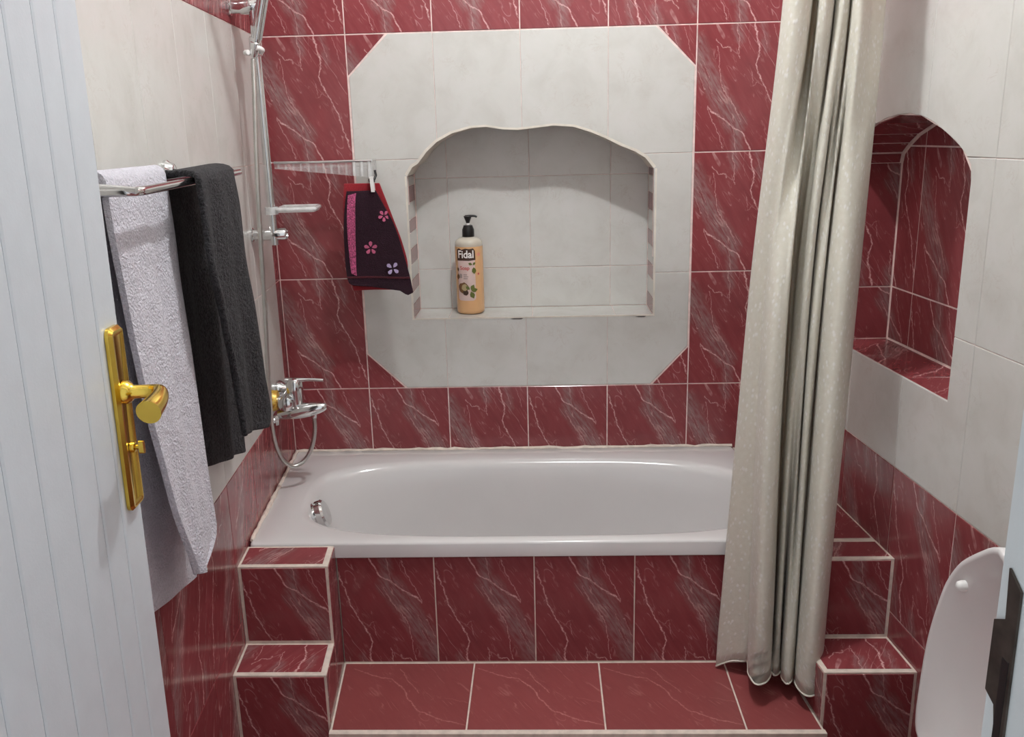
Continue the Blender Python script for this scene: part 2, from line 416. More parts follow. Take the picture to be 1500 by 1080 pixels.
rows = [-ZF, -TH, 0, TH, 2*TH, 3*TH, 4*TH, CEIL]
cols = [XL, 0, .25, .5, .75, 1.0, 1.25, XR]
def bk_red(i, j):
    z = rows[j]
    if j in (0,): return (M_RED, i % 2 == 0)
    if j == 1: return (M_RED, i in (0, 1, 3, 4))
    if j == 5: return (M_RED, i == 4)
    if j > 5: return (M_BEIGE, False)
    if 1 <= i <= 4: return None
    return (M_RED, False)
grid(wall_back, bk, cols, rows, bk_red)
for tri, ce in (([(0, 1.056), (0, .940), (.118, 1.056)], (0, .704)), ([(1.0, 1.056), (.888, 1.056), (1.0, .942)], (.75, .704)),
                ([(0, 0), (.118, 0), (0, .115)], (0, 0)), ([(1, 0), (1, .122), (.888, 0)], (.75, 0))):
    tile(wall_back, tri, bk, M_RED, (ce[0], ce[1], ce[0]+TW, ce[1]+TH), False)
for left in (True, False):
    grid(wall_back, bk, [0, .25, .5] if left else [.5, .75, 1.0], [0, TH, 2*TH, 3*TH], lambda i, j: M_BEIGE, region=cee(left, 0, 0.001, 3*TH-.001, True), gap=.0009)
# niche tiles: back, sill, striped jambs
nbk = lambda u, v, w: V(u + BY*nb, nb + w, v)
ncol = [N0, .258, .516, .770, N1]
def under_arch(u0, u1): return [(u0, NS), (u1, NS)] + [(u, v) for u, v in [(u1, 1)]]
arch_region = [(N0, NS), (N1, NS)] + [(u, v) for u, v in reversed(ARCH)]
ar2 = [(N0, NS), (N1, NS), (N1+.001, .70)] + [(u, v+.02) for u, v in reversed(ARCH)]
grid(wall_back, nbk, ncol, [NS, .352, .64, .83], lambda i, j: M_BEIGE, region=ar2, gap=.0009)
sill = lambda u, v, w: V(u + BY*v, v, NS + w)
grid(wall_back, sill, [N0, .262, .52, .775, N1], [nb, .0], lambda i, j: M_BEIGE, gap=.0014)
def stripes(mp, z0, z1, edges):
    zs = [z0] + edges + [z1]
    for k in range(len(zs)-1):
        tile(wall_back, rect(nb+.004, zs[k], -.002, zs[k+1]), mp, M_RED if k % 2 == 1 else M_BEIGE, (nb, zs[k], nb+TW, zs[k]+TH), gap=.0006)
# right jamb: red where the photograph shows it
stripes(lambda u, v, w: V(N1 - w + BY*u, u, v), NS, .672, [.2235, .272, .326, .372, .425, .472, .532, .586, .637, .661])
stripes(lambda u, v, w: V(N0 + w + BY*u, u, v), NS, .660, [.2235, .266, .302, .343, .388, .437, .484, .524, .574, .624, .650])

m = MB()
for a, b in ((.452, .492), (.835, .868)):
    m.prism([(a, NS-.0055), (a+.012, NS-.0040), (b, NS-.0042), (b-.006, NS-.0075), (a+.01, NS-.0072)], bk, .0002, .0014)
m.build('chipped_joint', plain('dark_joint', (.06, .05, .045), .9), wall_back)

# ------------------------------------------------------------------ wall_left
lf = lambda u, v, w: V(XL + w, u, v)                       # u = d
lm = MB(); lm.prism(rect(-.08, -ZF-.05, DF+.2, CEIL+.05), lf, -.03, -.0016)
wall_left = lm.build('wall_left', M_GROUT, origin=V(XL, 1.1, -ZF), kind='structure')
lcol = [0, .064, .307, .550, .793, 1.035, 1.277, 1.52, 1.762, 2.005, DF]
def lf_m(i, j):
    if j < 2 or j == 5: return (M_RED, (i + j) % 2 == 0)
    if i == 0 and j < 5: return (M_RED, False)
    return (M_BEIGE, False)
grid(wall_left, lf, lcol, rows, lf_m, gap=.001, cells=lambda i, j: (lcol[i+1]-.2425 if i == 0 else lcol[i], rows[j], (lcol[i+1] if i == 0 else lcol[i]+.2425), rows[j]+TH))

# ------------------------------------------------------------------ wall_right with arched niche
rt_ = lambda u, v, w: V(XR - w, u, v)
RA = [(.345, .69), (.36, .702), (.40, .732), (.45, .757), (.50, .772), (.55, .783), (.60, .789), (.654, .790), (.705, .784), (.758, .770), (.807, .750), (.848, .732), (.884, .711), (.908, .690)]
RN0, RN1, RS, RD = .345, .914, .217, .140
RM = .727
RL = [p for p in RA if p[0] < RM] + [(RM, .779)]; RR = [(RM, .779)] + [p for p in RA if p[0] > RM]
def rcee(left, z0, z1, out):
    if left: return [(RM, z0), (RM, RS), (RN0, RS)] + RL + [(RM, z1), (out, z1), (out, z0)]
    return [(RM, z1)] + RR + [(RN1, .66), (RN1, RS), (RM, RS), (RM, z0), (out, z0), (out, z1)]
rm = MB()
def widen_r(poly, k=.0016):
    lim = lambda p: RN0-.001 < p[0] < RN1+.001 and RS-.001 < p[1] < .80
    return [(p[0]+(0 if abs(p[0]-RM) < 1e-6 else math.copysign(k, p[0]-.63)), p[1]+math.copysign(k, p[1]-.5)) if lim(p) else p for p in poly]
rm.prism(widen_r(rcee(True, -ZF-.05, CEIL+.05, -.08)), rt_, -.03, -.0016); rm.prism(widen_r(rcee(False, -ZF-.05, CEIL+.05, DF+.2)), rt_, -.03, -.0016)
rm.prism(rect(RN0-.05, RS-.06, RN1+.05, .86), rt_, -RD-.03, -RD-.0016)
rm.prism(rect(RN0-.05, -RD-.03, RN1+.05, -.0017), lambda u, v, w: V(XR-v, u, w), RS-.06, RS-.0015)
wall_right = rm.build('wall_right', M_GROUT, origin=V(XR, 1.1, -ZF), kind='structure')
rs = MB()
rs.prism(rect(RS-.05, -RD-.01, .70, -.0017), lambda u, v, w: V(XR-v, w, u), RN0-.05, RN0-.0015)
rs.prism(rect(RS-.05, -RD-.01, .70, -.0017), lambda u, v, w: V(XR-v, w, u), RN1+.0015, RN1+.05)
VA = [(.345, .672), (.352, .700), (.385, .724), (.425, .746), (.50, .772), (.60, .789), (.70, .785), (.80, .754), (.87, .720), (.914, .672)]
VI = [(u+(u-.63)*.001, v+.0003) for u, v in VA]; ro = [(u+(u-.63)*.16, v+.06) for u, v in VA]
for i in range(len(VA)-1):
    rs.prism([VI[i], VI[i+1], ro[i+1], ro[i]], rt_, -RD-.01, -.0016)
rs.build('niche_backing', M_GROUT, wall_right)
rcol = [0, .2045, .466, .727, .989, 1.25, 1.511, 1.772, 2.034, DF]
for left in (True, False):
    reg = rcee(left, 0.0005, 3*TH-.0005, 0 if left else DF)
    grid(wall_right, rt_, [0, .2045, .466, .727] if left else [.727, .989, 1.25, 1.511, 1.772, 2.034, DF], [0, TH, 2*TH, 3*TH], lambda i, j: M_BEIGE, region=reg, gap=.0010)
rc = lambda i, j: (rcol[i], rows[j], rcol[i]+.2615, rows[j]+TH)
grid(wall_right, rt_, rcol, rows, lambda i, j: (M_RED, (i+j) % 2 == 0) if j < 2 or j == 5 else (M_BEIGE if j > 5 else None), cells=rc)
# niche lining
rb = lambda u, v, w: V(XR+RD-w, u, v)
rreg = [(RN0+.003, RS+.002), (RN1, RS+.002), (RN1, .67), (.87, .716), (.80, .750), (.70, .781), (.60, .785), (.50, .768), (.425, .742), (.387, .720), (.356, .698), (RN0+.003, .672)]
grid(wall_right, rb, [RN0, .455, .72, RN1], [RS, .357, .716, .82], lambda i, j: (M_RED, j == 0), region=rreg, cells=lambda i, j: ([.2, .455, .72][i], [.0, .357, .716][j], [.2, .455, .72][i]+.262, [.0, .357, .716][j]+TH), gap=.002)
rfar = lambda u, v, w: V(XR+u, RN0+w, v)
grid(wall_right, rfar, [0.003, RD], [RS, .357, .688], lambda i, j: (M_RED, True), cells=lambda i, j: (0, .05 if j == 0 else .357, TW, .05+TH if j == 0 else .357+TH))
rnear = lambda u, v, w: V(XR+u, RN1-w, v)
grid(wall_right, rnear, [0.003, RD], [RS, .357, .665], lambda i, j: (M_RED, False), cells=lambda i, j: (0, RS, TW, RS+TH))
rfl = lambda u, v, w: V(XR+v, u, RS+w)
grid(wall_right, rfl, [RN0, .735, RN1], [0.003, RD], lambda i, j: (M_RED, False), cells=lambda i, j: (.35 if i == 0 else .735, 0, .735 if i == 0 else 1.1, .25))
vault = VA
for (u0, v0), (u1, v1) in zip(vault, vault[1:]):
    e = Vector((u1-u0, v1-v0)); ln = e.length; e.normalize(); nn = Vector((e.y, -e.x))
    mp = lambda a, b, w, u0=u0, v0=v0, e=e, nn=nn: V(XR+b, u0+e.x*a+nn.x*(w+.002), v0+e.y*a+nn.y*(w+.002))
    tile(wall_right, rect(0, .004, ln, RD-.003), mp, M_RED, (0, 0, TW, TH), t=.003, gap=.0034)

# ------------------------------------------------------------------ floor, ceiling, doorway wall
fm = MB(); fm.box(XL-.08, XR+.08, -.08, DF+.9, -ZF-.04, -ZF-.0016)
floor = fm.build('floor', M_GROUT, origin=V(.5, 1, -ZF), kind='structure')
flr = lambda u, v, w: V(u, v, -ZF + w)
fx = [XL, -.03, .285, .60, .915, XR]; fd = [.965, 1.28, 1.595, 1.91, DF]
grid(floor, flr, fx, fd, lambda i, j: (M_FLOOR, (i+j) % 2 == 0), cells=lambda i, j: (fx[i], fd[j], fx[i]+.315, fd[j]+.315))
cm = MB(); cm.box(XL-.08, XR+.08, -.08, DF+.2, CEIL, CEIL+.05); cm.build('ceiling', M_PLASTER, origin=V(.5, 1, CEIL), kind='structure')
JX0, JX1, JT = -.165, .590, 1.36
wf = MB(); wf.box(XL-.03, JX0-.03, DF+.0016, DF+.14, -ZF, CEIL); wf.box(JX1+.045, XR+.03, DF+.0016, DF+.14, -ZF, CEIL); wf.box(JX0-.03, JX1+.045, DF, DF+.14, JT+.045, CEIL)
wf.build('wall_front', M_HALL, origin=V(.5, DF, -ZF), kind='structure')
fw = lambda u, v, w: V(u, DF - w, v)
wfo = [o for o in COL.objects if o.name == 'wall_front'][0]
grid(wfo, fw, [JX1+.05, .88, 1.13, XR], [-ZF, -TH, 0, TH, 2*TH, 3*TH], lambda i, j: (M_RED, j == 0) if j < 2 else M_BEIGE)
# door frame (trim) with strike plate
tm = MB(); tm.box(JX1, JX1+.045, DF-.0065, DF+.155, -ZF, JT+.045); tm.box(JX0-.03, JX0, DF-.0065, DF+.155, -ZF, JT+.045); tm.box(JX0-.03, JX1+.045, DF-.0065, DF+.155, JT, JT+.045)
trim = tm.build('trim_1', M_JAMB, origin=V(.2, DF+.07, -ZF), kind='structure')

# ------------------------------------------------------------------ bathtub
tub = thing('bathtub', 'white enamel bathtub set into the tiled alcove under the arched niche', 'bathtub', V(.45, .33, -.60))
T0, T1, TD, ZR = XL+.004, 1.143, .676, -.2065
NSEG = 192
def ring(cx, cd, a, b, n, z, sh=0):
    out = []
    for k in range(NSEG):
        th = 2*math.pi*k/NSEG; c, s = math.cos(th), math.sin(th)
        out.append(V(cx + a*math.copysign(abs(c)**(2/n), c), cd + b*math.copysign(abs(s)**(2/n), s), z))
    return out
ocx, ocd, oa, ob = (T0+T1)/2, (TD+.003)/2, (T1-T0)/2, (TD-.003)/2
icx, icd, ia, ib = .478, .372, .622, .262
rings = [ring(ocx, ocd, oa-.014, ob-.014, 90, -.246), ring(ocx, ocd, oa, ob, 90, -.246), ring(ocx, ocd, oa, ob, 90, -.213), ring(ocx, ocd, oa-.0015, ob-.0015, 90, -.209), ring(ocx, ocd, oa-.006, ob-.006, 80, ZR),
         ring(icx, icd, ia+.016, ib+.014, 3.6, ZR+.0005), ring(icx, icd, ia+.004, ib+.004, 3.5, ZR-.002), ring(icx, icd, ia-.006, ib-.005, 3.4, ZR-.010), ring(icx, icd, ia-.014, ib-.011, 3.3, ZR-.026),
         ring(icx, icd, ia-.035, ib-.022, 3.2, ZR-.10), ring(icx-.008, icd, ia-.07, ib-.036, 3.1, ZR-.22), ring(icx-.012, icd, ia-.105, ib-.055, 3.0, ZR-.30), ring(icx-.014, icd, ia-.15, ib-.085, 2.8, ZR-.345), ring(icx-.014, icd, ia-.24, ib-.15, 2.5, ZR-.36), ring(icx-.014, icd, .02, .012, 2, ZR-.362)]
tv = [p for r in rings for p in r]; nr = len(rings)
tf = [(i*NSEG+k, i*NSEG+(k+1) % NSEG, (i+1)*NSEG+(k+1) % NSEG, (i+1)*NSEG+k) for i in range(nr-1) for k in range(NSEG)] + [tuple(range((nr-1)*NSEG, nr*NSEG))]
shell = put('tub_shell', tv, tf, M_TUB, tub); shade(shell, 50)
# overflow cap on the left inner wall
ax = Vector((1, 0, .35)).normalized(); oc = V(-.150, .412, -.262)
m = MB(); m.lathe(oc, ax, [(0, .040), (.026, .040), (.029, .034), (.034, .033), (.037, .041), (.052, .041), (.058, .036), (.059, .012), (.058, .001)], 28); m.build('overflow_cap', M_CHROME, tub, 35)
# sealant beads along the walls
m = MB(); random.seed(3)
pts = [V(x, .006, ZR+.001+random.uniform(-.002, .002)) for x in [T0+i*(T1-T0)/60 for i in range(61)]]
m.tube(pts, [random.uniform(.004, .007) for _ in pts], 6)
pts = [V(XL+.006, d, ZR+.001+random.uniform(-.002, .002)) for d in [.006+i*.65/40 for i in range(41)]]
m.tube(pts, [random.uniform(.004, .0075) for _ in pts], 6)
m.build('sealant', M_CREAM, tub, 60)

# ------------------------------------------------------------------ apron, platform, stepped blocks
AD = .668
BL, BR, PZ = -.034, 1.088, -.549
m = MB(); m.box(BL, BR, AD-.05, AD-.0016, -ZF, -.248)
apron = m.build('tub_apron', M_CREAM); tag(apron, 'red marble tiled front panel below the bathtub rim', 'tub panel')
apm = lambda u, v, w: V(u, AD+w, v)
ac = [BL, .211, .462, .712, .963, BR]
grid(apron, apm, ac, [PZ, -.250], lambda i, j: (M_RED, True), cells=lambda i, j: ((ac[i] if i else -.039), -.250-TH, (ac[i] if i else -.039)+TW, -.250), gap=.0016)
PD = .952
m = MB(); m.box(BL, BR, AD-.0016, PD-.002, -ZF, PZ-.0016)
plat = m.build('tiled_platform', M_CREAM); tag(plat, 'low rosy tiled platform step in front of the bathtub panel', 'step')
ptm = lambda u, v, w: V(u - .089*(v-AD), v, PZ+w)
pc = [BL+.02, .304, .622, .940, BR+.03]
for i in range(4):
    a0 = pc[i] if i else None
    P = [(pc[i], AD+.004), (pc[i+1], AD+.004), (pc[i+1], PD-.012), (pc[i], PD-.012)]
    if i == 0: P[0] = (BL+.003, AD+.004); P[3] = (BL+.003+.089*(PD-.012-AD), PD-.012)
    if i == 3: P[1] = (BR-.003, AD+.004); P[2] = (BR-.003+.089*(PD-.012-AD), PD-.012)
    tile(plat, P, ptm, M_FLOOR, (pc[i] if i else pc[1]-.318, PD-.012, (pc[i] if i else pc[1]-.318)+.318, AD+.004), gap=.002)
prm = lambda u, v, w: V(u, PD+w, v)
rcs = [BL, .216, .466, .716, .966, BR]
grid(plat, prm, rcs, [-ZF+.002, PZ-.012], lambda i, j: (M_RED, True), cells=lambda i, j: (rcs[i], -.85, rcs[i]+TW, -.5))
m = MB(); m.box(BL, BR, PD-.011, PD+.004, PZ-.009, PZ+.0025); m.build('edging', M_CREAM, plat)

def steps(label, x0, x1, d0, d1, d2, inner_right, grp):
    z1, z2 = -.212, -.418
    m = MB()
    ca, cb = (x0, x1-.0016) if inner_right else (x0+.0016, x1)
    m.box(ca, cb, d0, d1-.0016, -ZF, z1-.0016); m.box(ca, cb, d1-.0018, d2-.0016, -ZF, z2-.0016)
    r = m.build('tiled_steps', M_CREAM); tag(r, label, 'steps', grp)
    e = .0135; a, b = (x0+.004, x1-e) if inner_right else (x0+e*.9, x1-.004)
    top = lambda u, v, w: V(u, v, z1+w); tr = lambda u, v, w: V(u, v, z2+w)
    tile(r, rect(a, d0+.006, b, d1-e), top, M_RED, (x0, d0-.10, x0+TW, d0+.25))
    tile(r, rect(a, d1+.004, b, d2-e), tr, M_RED, (x0-.02, d1-.22, x0-.02+TW, d1+.13))
    f1 = lambda u, v, w: V(u, d1+w, v); f2 = lambda u, v, w: V(u, d2+w, v)
    tile(r, rect(x0+.006, z2+.005, x1-.006, z1-.004), f1, M_RED, (x0, z1-TH, x0+TW, z1), True)
    tile(r, rect(x0+.006, -ZF+.002, x1-.005, z2-.004), f2, M_RED, (x0, z2-TH, x0+TW, z2), True)
    sx = x1 if inner_right else x0; sg = 1 if inner_right else -1
    sd = lambda u, v, w: V(sx + sg*w, u, v)
    tile(r, rect(AD+.003, PZ, d1-.003, z1-.004), sd, M_RED, (AD, z1-TH, AD+TW, z1), False)
    tile(r, rect(d1+.002, PZ, d2-.003, z2-.004), sd, M_RED, (d1, z2-TH, d1+TW, z2), True)
    return r
G_ST = None
steps('two tiled steps in the corner by the left wall, beneath the hanging towels', XL+.0005, BL, AD+.009, .786, .919, True, G_ST)
stR = steps('two tiled steps between the shower curtain and the raised toilet lid', BR, XR-.0005, .672, .770, .914, False, G_ST)
# ledge beside the tub (continues the right-hand block back to the wall)
m = MB(); m.box(T1+.004, XR-.001, .002, .6715, -ZF, -.2136)
led = m.build('tiled_ledge', M_CREAM); tag(led, 'narrow red tiled ledge beside the bathtub, behind the shower curtain', 'ledge')
ltm = lambda u, v, w: V(u, v, -.212+w)
for a, b in ((.004, .22), (.22, .44), (.44, .66)):
    tile(led, rect(T1+.008, a, XR-.004, b), ltm, M_RED, (T1, a, T1+TW, a+TH), True)

# ------------------------------------------------------------------ door leaf with boards and brass handle
LEAN = lambda z: -.033*(z-.49)
DX, DE, DH = -.12, 1.610, 2.248
dv = lambda u, v, w: V(DX + w, u + LEAN(v), v)               # u = d, w towards the room
m = MB(); m.prism(rect(DE, -ZF+.008, DH, JT-.004), dv, -.040, -.0022)
door = m.build('door_1', M_DOOR, origin=V(DX-.02, DH, -ZF), kind='structure')
edge = DE
for k, wd in enumerate([.060, .055, .063, .068, .063, .063, .063, .063, .063, .08]):
    a, b = edge, min(edge+wd, DH); edge = b
    if b-a < .01: break
    p = rect(a, -ZF+.008, b, JT-.004); g = .0006
    mb = MB(); q0 = rect(a+(0 if k == 0 else g), p[0][1], b-g, p[2][1]); q1 = rect(a+(.001 if k == 0 else g+.0036), p[0][1], b-g-.0036, p[2][1])
    vs = [dv(u, v, -.0046) for u, v in q0] + [dv(u, v, -.0014) for u, v in q0] + [dv(u, v, 0) for u, v in q1]
    mb.add(vs, [(8, 9, 10, 11)] + [(i, (i+1) % 4, 4+(i+1) % 4, 4+i) for i in range(4)] + [(4+i, 4+(i+1) % 4, 8+(i+1) % 4, 8+i) for i in range(4)])
    mb.build('board', M_DOOR, door)
# handle: long backplate with ridges, lever, thumb turn
m = MB()
pl = lambda u, v, w: V(DX+w, u + LEAN(v), v)
hz0, hz1, hd0, hd1 = .318, .553, DE+.004, DE+.046
def capsule(u0, u1, v0, v1, r, n=6):
    out = []
    for cx, cy, a0 in ((u1-r, v1-r, 0), (u0+r, v1-r, 90), (u0+r, v0+r, 180), (u1-r, v0+r, 270)):
        for i in range(n+1):
            a = math.radians(a0+90*i/n); out.append((cx+r*math.cos(a), cy+r*math.sin(a)))
    return out
c0 = capsule(hd0, hd1, hz0, hz1, .010); c1 = inset(c0, .004); c2 = inset(c0, .008); c3 = inset(c0, .011)
n = len(c0); vs = [pl(u, v, .0005) for u, v in c0]+[pl(u, v, .005) for u, v in c0]+[pl(u, v, .009) for u, v in c1]+[pl(u, v, .009) for u, v in c2]+[pl(u, v, .0075) for u, v in c3]
m.add(vs, [(k*n+i, k*n+(i+1) % n, (k+1)*n+(i+1) % n, (k+1)*n+i) for k in range(4) for i in range(n)] + [tuple(range(4*n, 5*n))])
hp = m.build('door_handle', M_BRASS, door)
shade(hp, 35)
hzc, hdc = .470, DE+.026
m = MB()
base = V(DX+.008, hdc+LEAN(hzc), hzc)
m.lathe(base, (1, 0, 0), [(0, .0150), (.006, .0145), (.010, .0110), (.013, .0085), (.040, .0086)], 24)
e0 = base + Vector((.034, 0, 0))
path = smooth_path([e0, e0+Vector((.010, -.004, 0)), e0+Vector((.014, -.016, -.003)), e0+Vector((.015, -.034, -.006)), e0+Vector((.014, -.058, -.010))], 6)
m.tube(path, [.0087+.0063*(i/(len(path)-1))**1.6 for i in range(len(path))], 24)
m.build('lever', M_BRASS, hp, 40)
m = MB(); zt = .398; tb = V(DX+.008, hdc+LEAN(zt), zt)
m.lathe(tb, (1, 0, 0), [(0, .007), (.005, .0065), (.006, .003), (.010, .003)], 16); m.prism(capsule(-.0085, .0085, -.0035, .0035, .003, 4), lambda a, b, w: tb + Vector((.010+w, b, a)), 0, .006)
m.build('thumb_turn', M_BRASS, hp, 40)
# strike plate with its lip on the frame
m = MB()
sp = lambda u, v, w: V(JX1 - w, u - LEAN(v)*0, v)
dj = DF-.002
m.prism([(dj+.0030, .549), (dj+.0140, .541), (dj+.0165, .34), (dj+.0095, .34), (dj+.0065, .460), (dj+.0045, .470), (dj-.0038, .474), (dj-.0038, .516), (dj+.0050, .521)], sp, .0003, .0016)
st = m.build('strike_plate', M_STEEL, trim)
m = MB(); m.prism(rect(dj+.0070, .44, dj+.0125, .50), sp, .0016, .0019); m.build('latch_hole', M_BLACK, st)

# ------------------------------------------------------------------ towel rack
RZ = .705
rack = thing('towel_rack', 'chrome double towel rack on the left wall holding two towels', 'towel rack', V(XL, 1.15, RZ))
m = MB(); rx, ix = -.140, -.196
corner = smooth_path([V(XL+.012, 1.425, RZ-.002), V(rx-.03, 1.425, RZ-.002), V(rx-.010, 1.420, RZ-.002), V(rx-.002, 1.405, RZ-.002), V(rx, 1.38, RZ-.002)], 5)
m.tube(corner + [V(rx, 1.1, RZ), V(rx, .83, RZ+.002)], .0068, 14); m.build('front_rail', M_CHROME, rack, 40)
m = MB(); m.tube([V(ix, 1.425, RZ+.003), V(ix, .83, RZ+.003)], .0055, 12); m.build('back_rail', M_CHROME, rack, 40)
for dd in (.955, 1.425):
    m = MB(); m.lathe(V(XL+.0005, dd, RZ+.012), (1, 0, 0), [(0, .020), (.006, .020), (.010, .016), (.018, .0125), (.022, .004)], 20)
    fl = m.build('wall_flange', M_CHROME, rack, 40)
    m = MB(); m.tube([V(XL+.015, dd, RZ+.010), V(rx, dd, RZ)], .005, 10); m.build('arm', M_CHROME, rack, 40)

def resample(pts, k):
    pts = [Vector(p) for p in pts]
    sp_ = smooth_path([Vector((p[0], p[1], p[2] if len(p) > 2 else 0)) for p in pts], 8)
    L = [0]
    for a, b in zip(sp_, sp_[1:]): L.append(L[-1]+(b-a).length)
    out = []; j = 0
    for i in range(k):
        t = L[-1]*i/(k-1)
        while j < len(sp_)-2 and L[j+1] < t: j += 1
        f = (t-L[j])/max(1e-9, L[j+1]-L[j]); out.append(sp_[j].lerp(sp_[j+1], min(1, max(0, f))))
    return out
def ruled(name, edgeA, edgeB, nx, mat, parent=None, off=None, thick=.007, sub=None):
    """surface between two edge curves (lists of world points, same length); off(s,t) -> world offset"""
    k = len(edgeA); v = []
    for i in range(k):
        for j in range(nx):
            s = j/(nx-1); p = edgeA[i].lerp(edgeB[i], s)
            if off: p = p + off(s, i/(k-1))
            v.append(p)
    f = [(i*nx+j, i*nx+j+1, (i+1)*nx+j+1, (i+1)*nx+j) for i in range(k-1) for j in range(nx-1)]
    uv = [(j/(nx-1), i/(k-1)) for i in range(k) for j in range(nx)]
    o = put(name, v, f, mat, parent, uvs=uv)
    for p in o.data.polygons: p.use_smooth = True
    if thick:
        so = o.modifiers.new('cloth_thickness', 'SOLIDIFY'); so.thickness = thick; so.offset = 0; so.use_rim = True
        bv = o.modifiers.new('soft_edge', 'BEVEL'); bv.width = thick*.38; bv.segments = 2; bv.limit_method = 'ANGLE'; bv.angle_limit = math.radians(60)
    return o
def terry(name, col, var=.15, strength=.9, sheen=.3, pile=420):
    m, nt, bs = newmat(name)
    tc = N(nt, 'ShaderNodeTexCoord').outputs['Object']
    n = noise_node(nt, pile, 2, .7, vec=tc); n2 = noise_node(nt, 30, 3, .6, vec=tc)
    a = ramp(nt, n.outputs[0], [(.3, tuple(c*(1-var*1.6) for c in col)), (.7, tuple(min(1, c*(1+var)) for c in col))]).outputs[0]
    b = ramp(nt, n2.outputs[0], [(.3, (.86,)*3), (.7, (1, 1, 1))]).outputs[0]
    nt.links.new(mix(nt, 1.0, a, b, 'MULTIPLY'), bs.inputs['Base Color'])
    bs.inputs['Roughness'].default_value = .95; bs.inputs['Sheen Weight'].default_value = sheen
    h = mth(nt, 'ADD', n.outputs[0], mth(nt, 'MULTIPLY', n2.outputs[0], 1.5))
    bump(nt, bs, h, strength, .008)
    return m
M_DARKT = terry('charcoal_terry', (.025, .023, .026), .85, 1.0, .015, 190)
M_LILACT = terry('pale_lilac_terry', (.66, .635, .70), .08, .7, .2, 240)

def towel(name, label, mat, fN, fF, bN, bF, xf_top, xf_bot, xb, ztop, KF=40, KB=40, nx=22, rip=.004, thick=.008, seed=0, bulge=0):
    A = []; B = []
    fn = resample([(p[0], p[1], 0) for p in fN], KF); ff = resample([(p[0], p[1], 0) for p in fF], KF)
    bn = resample([(p[0], p[1], 0) for p in bN], KB); bf = resample([(p[0], p[1], 0) for p in bF], KB)
    for i in range(KF-1, -1, -1):
        t = i/(KF-1); x = xf_top + (xf_bot-xf_top)*t + bulge*math.sin(math.pi*min(1, t))
        A.append(V(x, fn[i].x, fn[i].y)); B.append(V(x, ff[i].x, ff[i].y))
    for k in range(1, 8):
        a = math.pi*k/8; t = k/8
        x = (xf_top+xb)/2 + (xf_top-xb)/2*math.cos(a)
        zz = lambda z0, z1: z0+(z1-z0)*t + (ztop-max(z0, z1))*math.sin(a)**.6
        A.append(V(x, fn[0].x+(bn[0].x-fn[0].x)*t, zz(fn[0].y, bn[0].y))); B.append(V(x, ff[0].x+(bf[0].x-ff[0].x)*t, zz(ff[0].y, bf[0].y)))
    for i in range(KB):
        A.append(V(xb, bn[i].x, bn[i].y)); B.append(V(xb, bf[i].x, bf[i].y))
    n = len(A); top = KF+4
    def off(s, t):
        dist = min(1, abs(t*(n-1)-top)/18)
        q = rip*dist*(math.sin(s*9+seed+t*2.2)+.6*math.sin(s*17+seed*2-t*5)) + .5*rip*dist*noise.noise(Vector((s*4, t*9, seed)))
        return Vector((q, 0, 0))
    o = ruled(name, A, B, nx, mat, None, off, thick)
    return tag(o, label, 'towel')
towel('bath_towel', 'charcoal terry towel folded over the far end of the chrome rack', M_DARKT,
      [(1.195, .708), (1.198, .635), (1.204, .555), (1.188, .503), (1.17, .427), (1.150, .371), (1.135, .236)],
      [(.945, .700), (.920, .646), (.909, .577), (.892, .460), (.890, .329), (.876, .229), (.880, .201), (.900, .180)],
      [(1.125, .700), (1.075, .623), (1.078, .512), (1.090, .332), (1.102, .226), (1.086, .150)],
      [(.82, .700), (.755, .60), (.725, .45), (.735, .30), (.745, .18), (.755, .066)], -.122, -.112, -.215, .722, rip=.007, thick=.011, seed=1.3)
lt = towel('bath_towel', 'pale lilac terry towel draped over the rack beside the open door', M_LILACT,
      [(1.412, .704), (1.416, .676), (1.418, .608), (1.416, .526), (1.415, .392), (1.401, .285), (1.386, .186), (1.345, .066)],
      [(1.155, .702), (1.162, .606), (1.176, .525), (1.190, .356), (1.210, .200), (1.213, .125), (1.222, .085), (1.268, .066), (1.316, .056)],
      [(1.412, .704), (1.47, .60), (1.58, .45), (1.62, .30), (1.62, .15), (1.60, .06)],
      [(1.130, .702), (1.25, .58), (1.335, .423), (1.322, .345), (1.297, .262), (1.258, .175), (1.212, .085), (1.174, -.030)], -.190, -.150, -.222, .728, rip=.0035, thick=.010, seed=4.1)

# ------------------------------------------------------------------ shower rail, handset, hose, mixer
PX_, PD_ = -.191, .310
rail = thing('shower_rail', 'chrome vertical shower rail fixed in the corner of the left wall', 'shower rail', V(PX_, PD_, .50))
m = MB(); m.tube([V(PX_, PD_, .496), V(PX_, PD_, 1.17)], .0105, 18); m.build('pole', M_CHROME, rail, 40)
for zz, L_, r in ((1.097, .078, .0195), (.524, .094, .0165)):
    m = MB(); m.lathe(V(XL+.0005, PD_, zz), (1, 0, 0), [(0, r*1.15), (.004, r*1.15), (.007, r*.9), (.026, r*.85), (.030, r), (L_-.004, r), (L_, r*.86), (L_+.001, r*.7), (L_-.006, r*.55), (L_-.006, .001)], 24); m.build('wall_bracket', M_CHROME, rail, 40)
m = MB(); zs_ = 1.000
m.lathe(V(PX_, PD_, zs_-.024), (0, 0, 1), [(0, .0135), (.002, .016), (.046, .016), (.048, .0135)], 20)
m.build('slider', M_CHROME, rail, 40)
hc = V(PX_-.001, .338, .985)
m = MB(); ringp = [hc + Vector((math.cos(a)*.021, math.sin(a)*.021, -.002-.012*(a-1.6)/3 if a < 1.6 else -.002)) for a in [math.radians(-60+15*i) for i in range(0, 21)]]
m.tube(ringp, .0062, 10); m.build('holder_ring', M_WHITEP, rail, 50)
